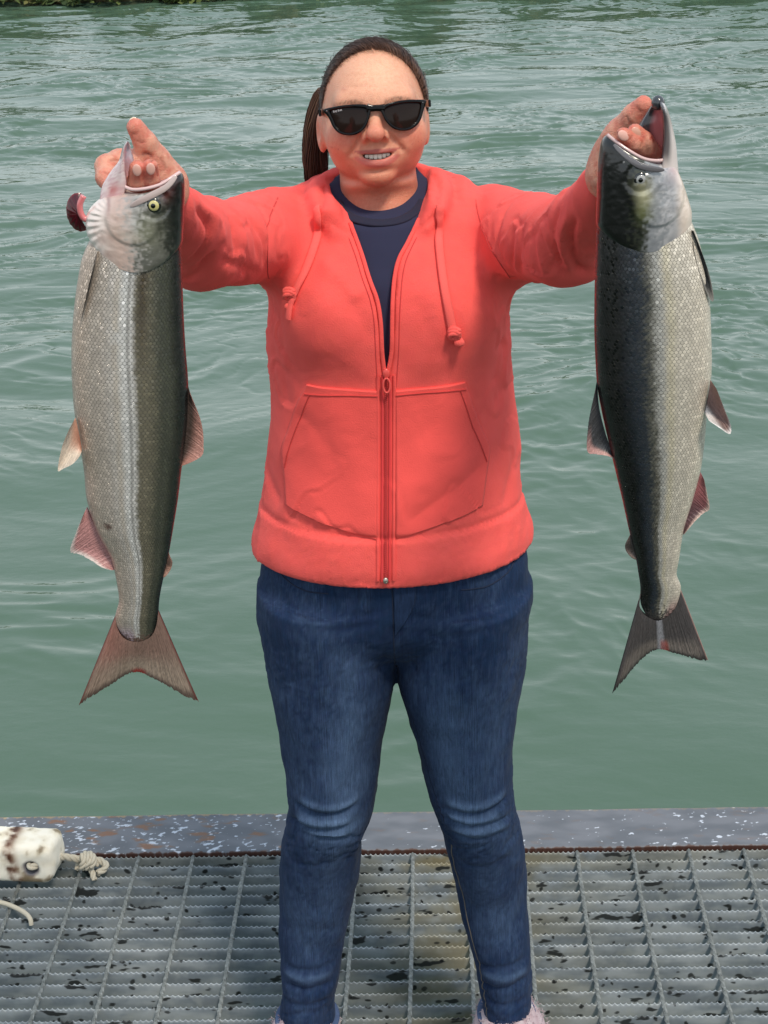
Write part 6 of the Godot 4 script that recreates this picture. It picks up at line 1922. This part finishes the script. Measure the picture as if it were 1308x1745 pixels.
func build_salmon_left() -> void:
	fish_maps = scale_maps()
	var belly := PackedVector3Array([Vector3(-0.2616,1.4113,0.52), Vector3(-0.2703,1.4014,0.52), Vector3(-0.2765,1.3903,0.52), Vector3(-0.281,1.3791,0.52), Vector3(-0.2885,1.3506,0.52), Vector3(-0.2944,1.3216,0.52), Vector3(-0.2987,1.2921,0.52), Vector3(-0.3013,1.2621,0.52), Vector3(-0.3022,1.2317,0.52), Vector3(-0.3008,1.2007,0.52), Vector3(-0.2993,1.1692,0.52), Vector3(-0.2996,1.1373,0.52), Vector3(-0.2934,1.1047,0.52), Vector3(-0.2817,1.0714,0.52), Vector3(-0.2782,1.0379,0.52), Vector3(-0.2786,1.0211,0.52), Vector3(-0.284,1.0029,0.52), Vector3(-0.2812,0.987,0.52), Vector3(-0.2696,0.9727,0.52)])
	var back := PackedVector3Array([Vector3(-0.1873,1.4086,0.52), Vector3(-0.1842,1.3984,0.52), Vector3(-0.1846,1.387,0.52), Vector3(-0.1849,1.3756,0.52), Vector3(-0.1861,1.3469,0.52), Vector3(-0.1873,1.3177,0.52), Vector3(-0.1879,1.2881,0.52), Vector3(-0.188,1.258,0.52), Vector3(-0.1904,1.2275,0.52), Vector3(-0.1952,1.1967,0.52), Vector3(-0.2018,1.1656,0.52), Vector3(-0.2079,1.1339,0.52), Vector3(-0.2153,1.1018,0.52), Vector3(-0.2234,1.0692,0.52), Vector3(-0.2328,1.0362,0.52), Vector3(-0.2367,1.0194,0.52), Vector3(-0.2393,1.0025,0.52), Vector3(-0.2439,0.9855,0.52), Vector3(-0.2537,0.9721,0.52)])
	var t := fish_shape("salmon", "silvery salmon with olive back and open pale jaw held on the picture's left", Vector3(-0.2727,0.8989,0.52), belly, back, 0.54, fish_left_color, fish_skin(fish_maps))
	var hb := PackedVector3Array([Vector3(-0.2218,1.4211,0.52), Vector3(-0.2259,1.4363,0.52), Vector3(-0.2287,1.448,0.52), Vector3(-0.2324,1.4492,0.52), Vector3(-0.2529,1.4428,0.52), Vector3(-0.2673,1.4316,0.52), Vector3(-0.2718,1.4195,0.52), Vector3(-0.2713,1.4082,0.52), Vector3(-0.2676,1.4013,0.52), Vector3(-0.2625,1.4023,0.52)])
	var hk := PackedVector3Array([Vector3(-0.207,1.425,0.52), Vector3(-0.1955,1.4435,0.52), Vector3(-0.1844,1.4575,0.52), Vector3(-0.1796,1.4628,0.52), Vector3(-0.1762,1.4572,0.52), Vector3(-0.1767,1.444,0.52), Vector3(-0.1785,1.4285,0.52), Vector3(-0.1805,1.4107,0.52), Vector3(-0.1827,1.3961,0.52), Vector3(-0.1859,1.3984,0.52)])
	var hm := mat(Color.WHITE, 0.32, 0.25)
	hm.metallic_specular = 0.6
	hm.clearcoat_enabled = true; hm.clearcoat = 0.5; hm.clearcoat_roughness = 0.15
	var head := put("head", fish_loft(hb, hk, PackedFloat32Array([0.007, 0.014, 0.018, 0.0195, 0.0225, 0.025, 0.0265, 0.0272, 0.0272, 0.024]), PackedFloat32Array([0.0, 0.0, 0.006, 0.006, 0.004, 0.004, 0.008, 0.016, 0.023, 0.02]), 220, 150, head_left_color, head_left_bump, 1.0), hm, t)
	var wet := mat(Color.WHITE, 0.25)
	wet.clearcoat_enabled = true; wet.clearcoat = 0.6; wet.clearcoat_roughness = 0.1
	var jc := func(tt: float, q: float, layer: int) -> Color:
		var c := s(226, 208, 206).lerp(s(190, 182, 190), sst(0.55, 1.0, tt))
		if layer == 1:
			c = s(196, 160, 166).lerp(s(176, 172, 184), sst(0.3, 0.9, tt)).lerp(s(150, 60, 62), sst(0.25, 0.0, tt))
		var mott := rough_noise.get_noise_2d(tt * 24.0, q * 30.0 + layer * 50.0)
		c = c.lerp(s(188, 140, 150), clampf(0.25 + mott * 1.1, 0.0, 0.7) * sst(0.9, 0.5, tt))
		c = c.lerp(s(168, 36, 34), 0.85 * exp(-pow((tt - 0.16) / 0.08, 2.0) - pow((q - 0.12) / 0.07, 2.0)))
		return c.lerp(s(214, 150, 146), 0.5 * sst(0.35, 0.0, tt) * sst(0.3, 0.0, q))
	put("lower_jaw", jaw(PackedVector3Array([Vector3(-0.2357,1.4399,0.535), Vector3(-0.2294,1.4544,0.535), Vector3(-0.2291,1.4697,0.535), Vector3(-0.2286,1.4804,0.535), Vector3(-0.2265,1.4911,0.535), Vector3(-0.2251,1.4934,0.524)]), PackedVector3Array([Vector3(-0.2567,1.4374,0.52), Vector3(-0.2531,1.4522,0.52), Vector3(-0.2441,1.465,0.52), Vector3(-0.2349,1.4751,0.52), Vector3(-0.2306,1.4863,0.52), Vector3(-0.2261,1.4937,0.52)]), PackedVector3Array([Vector3(-0.2221,1.4335,0.508), Vector3(-0.223,1.4486,0.508), Vector3(-0.2224,1.4613,0.508), Vector3(-0.223,1.4724,0.508), Vector3(-0.2248,1.4834,0.508), Vector3(-0.2249,1.4923,0.518)]), jc), wet, t)
	# the upper jaw bone along the mouth
	put("jaw_bone", tube(dense(PackedVector3Array([Vector3(-0.1812,1.4628,0.536), Vector3(-0.1901,1.4543,0.541), Vector3(-0.2021,1.4485,0.545), Vector3(-0.2142,1.4434,0.547), Vector3(-0.2246,1.438,0.546)]), 30), PackedFloat32Array([0.0013, 0.0017, 0.0020, 0.0023, 0.0025, 0.0026, 0.0026, 0.0028, 0.0028, 0.0029, 0.0030, 0.0030, 0.0031, 0.0031, 0.0032, 0.0032, 0.0032, 0.0032, 0.0031, 0.0031, 0.0030, 0.0030, 0.0030, 0.0029, 0.0028, 0.0026, 0.0024, 0.0020, 0.0015, 0.0007]), 12, 0.22, Vector3.BACK).paint(s(186, 168, 164)), wet, head)
	var lip := dense(PackedVector3Array([Vector3(-0.179,1.4638,0.525), Vector3(-0.186,1.4609,0.534), Vector3(-0.1957,1.4561,0.538), Vector3(-0.2088,1.4531,0.54), Vector3(-0.2222,1.4521,0.538), Vector3(-0.2301,1.4543,0.534)]), 30)
	put("lip", tube(lip, PackedFloat32Array([0.0017]), 10).paint(s(218, 186, 184)), wet, head)
	fish_eye(head, Vector3(-0.2029,1.4383,0.5455), 0.0054, Vector3(0.05, 0, 1).normalized(), s(206, 196, 132), s(40, 40, 34))
	# dark red gill pushed out behind the head
	var gill := Geo.new()
	for r in 30:
		var f := r / 29.0
		for c in 24:
			var u := c / 23.0
			var edge := Vector3(-0.2817,1.4277,0.515)
			var a := lerpf(0.35, 1.65, u) * PI
			var rad := lerpf(0.0, 1.0, f)
			var p := edge + Vector3(cos(a) * 0.0125 * rad + 0.004, sin(a) * 0.0185 * rad, 0.006 * (1.0 - rad * rad) + 0.0012 * sin(u * 60.0) * rad)
			gill.v.append(p)
			gill.c.append(s(62, 8, 18).lerp(s(84, 12, 24), 0.5 + 0.5 * sin(u * 60.0)).lerp(s(120, 30, 38), sst(0.9, 1.0, f)))
	grid_index(gill, 30, 24, false)
	put("gill", gill, wet, t)
	put("gill_arch", tube(dense(PackedVector3Array([Vector3(-0.2712,1.4444,0.522), Vector3(-0.2753,1.4368,0.522), Vector3(-0.2755,1.429,0.522), Vector3(-0.2728,1.4233,0.522), Vector3(-0.269,1.4221,0.522)]), 24), PackedFloat32Array([0.003]), 10).paint(s(214, 120, 122)), wet, t)
	var fm := mat(Color.WHITE, 0.45)
	fm.backlight_enabled = true; fm.backlight = Color(0.35, 0.32, 0.3)
	var tail := func(u: float, v: float) -> Color:
		var c := s(122, 98, 88).lerp(s(142, 100, 90), sst(0.5, 0.0, u)).lerp(s(142, 130, 116), 0.7 * sst(0.3, 0.75, v + 0.15 * rough_noise.get_noise_2d(u * 40.0, v * 12.0)))
		c = c.lerp(s(72, 56, 52), 0.8 * sst(0.86, 0.98, v)).lerp(s(92, 44, 40), sst(0.05, 0.0, minf(u, 1.0 - u)))
		return c.lerp(s(140, 36, 34), 0.8 * sst(0.1, 0.03, absf(u - 0.5)) * sst(0.8, 0.97, v))
	put("tail_fin", fin(PackedVector3Array([Vector3(-0.283,1.0069,0.52), Vector3(-0.2826,0.9919,0.52), Vector3(-0.2764,0.9792,0.52), Vector3(-0.2627,0.9745,0.52), Vector3(-0.2493,0.9796,0.52), Vector3(-0.2421,0.9917,0.52), Vector3(-0.2382,1.0093,0.52)]), PackedVector3Array([Vector3(-0.3327,0.9006,0.52), Vector3(-0.3166,0.9107,0.52), Vector3(-0.2955,0.9226,0.52), Vector3(-0.2796,0.9326,0.52), Vector3(-0.2656,0.9356,0.52), Vector3(-0.2524,0.9301,0.52), Vector3(-0.2358,0.9202,0.52), Vector3(-0.2193,0.9082,0.52), Vector3(-0.2043,0.899,0.52)]), 0.0022, 26.0, tail, 0.035, 0.0), fm, t)
	put("dorsal_fin", fin(PackedVector3Array([Vector3(-0.1888,1.255,0.52), Vector3(-0.1899,1.2337,0.52), Vector3(-0.1942,1.2092,0.52), Vector3(-0.1988,1.1875,0.52), Vector3(-0.2031,1.1707,0.52)]), PackedVector3Array([Vector3(-0.186,1.247,0.52), Vector3(-0.1805,1.2284,0.52), Vector3(-0.1772,1.2098,0.52), Vector3(-0.1773,1.193,0.52), Vector3(-0.1787,1.1824,0.52), Vector3(-0.1885,1.1764,0.52), Vector3(-0.2013,1.1712,0.52)]), 0.0018, 11.0, func(u: float, v: float) -> Color: return s(70, 56, 50).lerp(s(176, 128, 116), sst(0.35, 0.95, v + u * 0.3)), 0.03, 0.004), fm, t)
	put("adipose_fin", fin(PackedVector3Array([Vector3(-0.2221,1.0771,0.52), Vector3(-0.2246,1.0692,0.52), Vector3(-0.2283,1.0614,0.52), Vector3(-0.2314,1.0529,0.52)]), PackedVector3Array([Vector3(-0.2218,1.0731,0.52), Vector3(-0.2196,1.0637,0.52), Vector3(-0.2215,1.0558,0.52), Vector3(-0.2268,1.0494,0.52), Vector3(-0.2312,1.0475,0.52)]), 0.002, 2.0, func(_u: float, v: float) -> Color: return s(80, 62, 56).lerp(s(168, 130, 114), v)), fm, t)
	put("pelvic_fin", fin(PackedVector3Array([Vector3(-0.2994,1.2295,0.535), Vector3(-0.2983,1.2185,0.535), Vector3(-0.2972,1.2061,0.535), Vector3(-0.2967,1.195,0.535)]), PackedVector3Array([Vector3(-0.3025,1.2253,0.54), Vector3(-0.3128,1.2049,0.54), Vector3(-0.3201,1.1797,0.54), Vector3(-0.3129,1.1826,0.54), Vector3(-0.303,1.1884,0.54), Vector3(-0.2958,1.1956,0.54)]), 0.0014, 9.0, func(u: float, v: float) -> Color: return s(198, 150, 128).lerp(s(214, 200, 184), sst(0.1, 0.6, v)).lerp(s(150, 90, 70), sst(0.2, 0.0, v) * u), 0.02, 0.01), fm, t)
	put("anal_fin", fin(PackedVector3Array([Vector3(-0.3006,1.1284,0.52), Vector3(-0.2953,1.11,0.52), Vector3(-0.2877,1.0901,0.52), Vector3(-0.2797,1.0727,0.52), Vector3(-0.2769,1.058,0.52)]), PackedVector3Array([Vector3(-0.3049,1.1208,0.52), Vector3(-0.314,1.1023,0.52), Vector3(-0.3229,1.0809,0.52), Vector3(-0.3131,1.0766,0.52), Vector3(-0.3016,1.0709,0.52), Vector3(-0.2915,1.0638,0.52), Vector3(-0.281,1.0594,0.52)]), 0.0016, 13.0, func(u: float, v: float) -> Color: return s(190, 138, 136).lerp(s(166, 120, 118), u).lerp(s(206, 192, 186), sst(0.75, 0.98, v)), 0.05, 0.004), fm, t)
	put("pectoral_fin", fin(PackedVector3Array([Vector3(-0.2602,1.3958,0.54), Vector3(-0.2623,1.3914,0.54), Vector3(-0.2645,1.3858,0.54)]), PackedVector3Array([Vector3(-0.2611,1.3904,0.545), Vector3(-0.2716,1.3625,0.545), Vector3(-0.2821,1.3313,0.545), Vector3(-0.2777,1.341,0.545), Vector3(-0.2683,1.3681,0.545), Vector3(-0.2626,1.3859,0.545)]), 0.0016, 5.0, func(u: float, v: float) -> Color: return s(150, 138, 128).lerp(s(70, 66, 62), sst(0.3, 0.7, u)), 0.0, 0.0), fm, t)

func build_salmon_right() -> void:
	var belly := PackedVector3Array([Vector3(0.2941,1.4141,0.52), Vector3(0.3001,1.4027,0.52), Vector3(0.305,1.3912,0.52), Vector3(0.3094,1.3798,0.52), Vector3(0.3187,1.3462,0.52), Vector3(0.3223,1.3169,0.52), Vector3(0.3248,1.2873,0.52), Vector3(0.3267,1.2573,0.52), Vector3(0.3261,1.233,0.52), Vector3(0.3243,1.2085,0.52), Vector3(0.3233,1.1774,0.52), Vector3(0.3205,1.146,0.52), Vector3(0.3141,1.1142,0.52), Vector3(0.3064,1.0819,0.52), Vector3(0.3029,1.049,0.52), Vector3(0.3011,1.0304,0.52), Vector3(0.306,1.0153,0.52), Vector3(0.3037,0.9951,0.52), Vector3(0.2926,0.9777,0.52)])
	var back := PackedVector3Array([Vector3(0.2152,1.4169,0.52), Vector3(0.2126,1.4058,0.52), Vector3(0.2117,1.3945,0.52), Vector3(0.2113,1.3832,0.52), Vector3(0.2108,1.35,0.52), Vector3(0.2108,1.321,0.52), Vector3(0.2113,1.2914,0.52), Vector3(0.213,1.2614,0.52), Vector3(0.2151,1.2371,0.52), Vector3(0.2197,1.2124,0.52), Vector3(0.2268,1.181,0.52), Vector3(0.2345,1.1492,0.52), Vector3(0.2424,1.1169,0.52), Vector3(0.2498,1.0841,0.52), Vector3(0.258,1.0507,0.52), Vector3(0.2615,1.0319,0.52), Vector3(0.2638,1.017,0.52), Vector3(0.265,0.9966,0.52), Vector3(0.2741,0.9784,0.52)])
	var t := fish_shape("salmon", "black-backed salmon with pale belly and dark tail held on the picture's right", Vector3(0.2856,0.891,0.52), belly, back, 0.54, fish_right_color, fish_skin(fish_maps))
	var hb := PackedVector3Array([Vector3(0.2637,1.4263,0.52), Vector3(0.2681,1.4439,0.52), Vector3(0.271,1.4564,0.52), Vector3(0.2748,1.4579,0.52), Vector3(0.2844,1.451,0.52), Vector3(0.2915,1.4375,0.52), Vector3(0.2971,1.4218,0.52), Vector3(0.3009,1.4094,0.52), Vector3(0.3008,1.3982,0.52), Vector3(0.2969,1.3994,0.52)])
	var hk := PackedVector3Array([Vector3(0.2491,1.4346,0.52), Vector3(0.2353,1.4571,0.52), Vector3(0.2232,1.4793,0.52), Vector3(0.2199,1.4837,0.52), Vector3(0.2145,1.4774,0.52), Vector3(0.2121,1.4612,0.52), Vector3(0.2114,1.4414,0.52), Vector3(0.2112,1.4215,0.52), Vector3(0.211,1.4002,0.52), Vector3(0.2143,1.4012,0.52)])
	var hm := mat(Color.WHITE, 0.3, 0.25)
	hm.metallic_specular = 0.6
	hm.clearcoat_enabled = true; hm.clearcoat = 0.5; hm.clearcoat_roughness = 0.15
	var head := put("head", fish_loft(hb, hk, PackedFloat32Array([0.007, 0.014, 0.018, 0.0195, 0.0225, 0.025, 0.0265, 0.0272, 0.0272, 0.024]), PackedFloat32Array([0.0, 0.0, 0.006, 0.006, 0.003, 0.003, 0.007, 0.014, 0.021, 0.018]), 220, 150, head_right_color, head_right_bump, 1.0), hm, t)
	var wet := mat(Color.WHITE, 0.25)
	wet.clearcoat_enabled = true; wet.clearcoat = 0.6; wet.clearcoat_roughness = 0.1
	var jc := func(tt: float, q: float, layer: int) -> Color:
		var c := s(222, 208, 204).lerp(s(196, 190, 192), sst(0.4, 0.9, tt))
		if layer == 1:
			c = s(214, 130, 126).lerp(s(176, 92, 98), sst(0.3, 0.75, tt))
			c = c.lerp(s(58, 44, 52), sst(0.2, 0.08, minf(q, 1.0 - q)))
		c = c.lerp(s(50, 44, 50), 0.85 * sst(0.14, 0.04, minf(q, 1.0 - q)) * sst(0.1, 0.3, tt))
		return c.lerp(s(60, 62, 66), sst(0.86, 0.94, tt))
	put("lower_jaw", jaw(PackedVector3Array([Vector3(0.2688,1.4475,0.538), Vector3(0.2694,1.4626,0.538), Vector3(0.2709,1.4798,0.538), Vector3(0.2704,1.4958,0.538), Vector3(0.2672,1.5097,0.538), Vector3(0.266,1.5146,0.522)]), PackedVector3Array([Vector3(0.29,1.4277,0.515), Vector3(0.2869,1.451,0.515), Vector3(0.2834,1.4709,0.515), Vector3(0.2784,1.4895,0.515), Vector3(0.274,1.5057,0.515), Vector3(0.2682,1.5156,0.515)]), PackedVector3Array([Vector3(0.257,1.4411,0.504), Vector3(0.2586,1.4598,0.504), Vector3(0.2526,1.4765,0.504), Vector3(0.2517,1.4874,0.504), Vector3(0.259,1.5013,0.504), Vector3(0.2647,1.5134,0.514)]), jc), wet, t)
	put("jaw_tip", ball(Vector3(0.2659,1.5116,0.52), Vector3(0.0062, 0.007, 0.007)).paint(s(58, 60, 66)), wet, t)
	put("jaw_bone", tube(dense(PackedVector3Array([Vector3(0.2237,1.4778,0.536), Vector3(0.2329,1.4688,0.541), Vector3(0.2445,1.4605,0.545), Vector3(0.2561,1.4567,0.547), Vector3(0.2694,1.4545,0.546)]), 30), PackedFloat32Array([0.0012, 0.0015, 0.0019, 0.0022, 0.0024, 0.0025, 0.0025, 0.0026, 0.0027, 0.0027, 0.0028, 0.0029, 0.0029, 0.0029, 0.0030, 0.0030, 0.0030, 0.0030, 0.0029, 0.0029, 0.0029, 0.0029, 0.0028, 0.0027, 0.0026, 0.0025, 0.0022, 0.0019, 0.0014, 0.0006]), 12, 0.22, Vector3.BACK).paint(s(104, 102, 106)), wet, head)
	var lip := dense(PackedVector3Array([Vector3(0.2192,1.4846,0.525), Vector3(0.2263,1.4794,0.533), Vector3(0.2376,1.4718,0.538), Vector3(0.2505,1.4647,0.54), Vector3(0.2627,1.462,0.539), Vector3(0.2715,1.462,0.535)]), 30)
	put("lip", tube(lip, PackedFloat32Array([0.0017]), 10).paint(s(206, 176, 174)), wet, head)
	fish_eye(head, Vector3(0.248,1.4464,0.5455), 0.0052, Vector3(0.0, 0.0, 1).normalized(), s(160, 160, 158), s(30, 30, 30))
	put("nostril", ball(Vector3(0.2343,1.4616,0.5405), Vector3(0.003, 0.0022, 0.001)).paint(s(120, 120, 120)), wet, head)
	var fm := mat(Color.WHITE, 0.45)
	fm.backlight_enabled = true; fm.backlight = Color(0.3, 0.28, 0.27)
	var tail := func(u: float, v: float) -> Color:
		var c := s(70, 66, 66).lerp(s(112, 104, 98), 0.7 * sst(0.55, 0.8, v) * sst(0.02, 0.12, minf(u, 1.0 - u)))
		c = c.lerp(s(40, 38, 40), 0.8 * sst(0.9, 0.98, v))
		c = c.lerp(s(150, 150, 156), 0.7 * sst(0.05, 0.02, absf(u - 0.52)))
		c = c.lerp(s(140, 60, 52), 0.7 * sst(0.05, 0.02, absf(u - 0.55)) * sst(0.6, 0.8, v))
		return c.lerp(s(30, 26, 28), sst(0.04, 0.0, u)).lerp(s(150, 120, 112), sst(0.96, 1.0, u))
	put("tail_fin", fin(PackedVector3Array([Vector3(0.2646,1.0102,0.52), Vector3(0.2631,0.9966,0.52), Vector3(0.269,0.9855,0.52), Vector3(0.2828,0.9781,0.52), Vector3(0.2948,0.9845,0.52), Vector3(0.3018,0.9951,0.52), Vector3(0.3061,1.0126,0.52)]), PackedVector3Array([Vector3(0.2366,0.8922,0.52), Vector3(0.2488,0.9067,0.52), Vector3(0.2609,0.9218,0.52), Vector3(0.2742,0.9353,0.52), Vector3(0.2864,0.9412,0.52), Vector3(0.3015,0.9378,0.52), Vector3(0.3153,0.9337,0.52), Vector3(0.3279,0.9297,0.52), Vector3(0.3386,0.9272,0.52)]), 0.0022, 26.0, tail, 0.035, 0.0), fm, t)
	put("dorsal_fin", fin(PackedVector3Array([Vector3(0.2145,1.2432,0.52), Vector3(0.2166,1.2187,0.52), Vector3(0.2218,1.1962,0.52), Vector3(0.2268,1.1798,0.52), Vector3(0.233,1.1632,0.52)]), PackedVector3Array([Vector3(0.2122,1.2372,0.52), Vector3(0.2085,1.2159,0.52), Vector3(0.206,1.1943,0.52), Vector3(0.2058,1.1705,0.52), Vector3(0.2141,1.1683,0.52), Vector3(0.2259,1.1666,0.52), Vector3(0.2342,1.1619,0.52)]), 0.0018, 11.0, func(u: float, v: float) -> Color: return s(52, 52, 56).lerp(s(78, 78, 80), v).lerp(s(184, 140, 134), sst(0.62, 0.85, v) * sst(0.3, 0.55, u)), 0.03, 0.004), fm, t)
	put("adipose_fin", fin(PackedVector3Array([Vector3(0.2524,1.0787,0.52), Vector3(0.2544,1.0694,0.52), Vector3(0.2571,1.0601,0.52), Vector3(0.2597,1.052,0.52)]), PackedVector3Array([Vector3(0.2506,1.0761,0.52), Vector3(0.2473,1.0657,0.52), Vector3(0.2481,1.0578,0.52), Vector3(0.2537,1.0516,0.52), Vector3(0.2604,1.0486,0.52)]), 0.002, 2.0, func(_u: float, v: float) -> Color: return s(48, 48, 48).lerp(s(110, 92, 84), v)), fm, t)
	put("pelvic_fin", fin(PackedVector3Array([Vector3(0.3237,1.2454,0.535), Vector3(0.3226,1.2334,0.535), Vector3(0.3208,1.2213,0.535), Vector3(0.3195,1.2115,0.535)]), PackedVector3Array([Vector3(0.3263,1.2421,0.54), Vector3(0.3347,1.2225,0.54), Vector3(0.3433,1.2014,0.54), Vector3(0.3419,1.1941,0.54), Vector3(0.3311,1.2019,0.54), Vector3(0.3203,1.2096,0.54)]), 0.0014, 9.0, func(u: float, v: float) -> Color: return s(150, 116, 108).lerp(s(110, 88, 84), sst(0.3, 0.7, u)).lerp(s(206, 200, 198), sst(0.6, 0.9, u) + sst(0.85, 1.0, v)), 0.02, 0.01), fm, t)
	put("anal_fin", fin(PackedVector3Array([Vector3(0.3206,1.1441,0.52), Vector3(0.3172,1.1269,0.52), Vector3(0.312,1.1091,0.52), Vector3(0.3078,1.0923,0.52), Vector3(0.3054,1.078,0.52)]), PackedVector3Array([Vector3(0.3239,1.1369,0.52), Vector3(0.3282,1.1201,0.52), Vector3(0.3319,1.1031,0.52), Vector3(0.3256,1.0982,0.52), Vector3(0.3174,1.092,0.52), Vector3(0.3105,1.0844,0.52), Vector3(0.3054,1.0767,0.52)]), 0.0016, 13.0, func(u: float, v: float) -> Color: return s(150, 92, 94).lerp(s(96, 70, 74), sst(0.2, 0.6, u)).lerp(s(196, 170, 160), sst(0.7, 0.98, v)), 0.05, 0.004), fm, t)
	put("pectoral_fin", fin(PackedVector3Array([Vector3(0.2991,1.3938,0.53), Vector3(0.3009,1.3904,0.53), Vector3(0.3012,1.3847,0.53)]), PackedVector3Array([Vector3(0.3004,1.3949,0.535), Vector3(0.3096,1.3732,0.535), Vector3(0.3184,1.3501,0.535), Vector3(0.3234,1.3281,0.535), Vector3(0.3207,1.3253,0.535), Vector3(0.3133,1.3388,0.535), Vector3(0.3032,1.3678,0.535), Vector3(0.3003,1.3837,0.535)]), 0.0016, 6.0, func(u: float, v: float) -> Color: return s(62, 62, 64).lerp(s(40, 40, 42), sst(0.4, 0.0, u)).lerp(s(130, 126, 120), sst(0.7, 1.0, v)), 0.0, 0.0), fm, t)
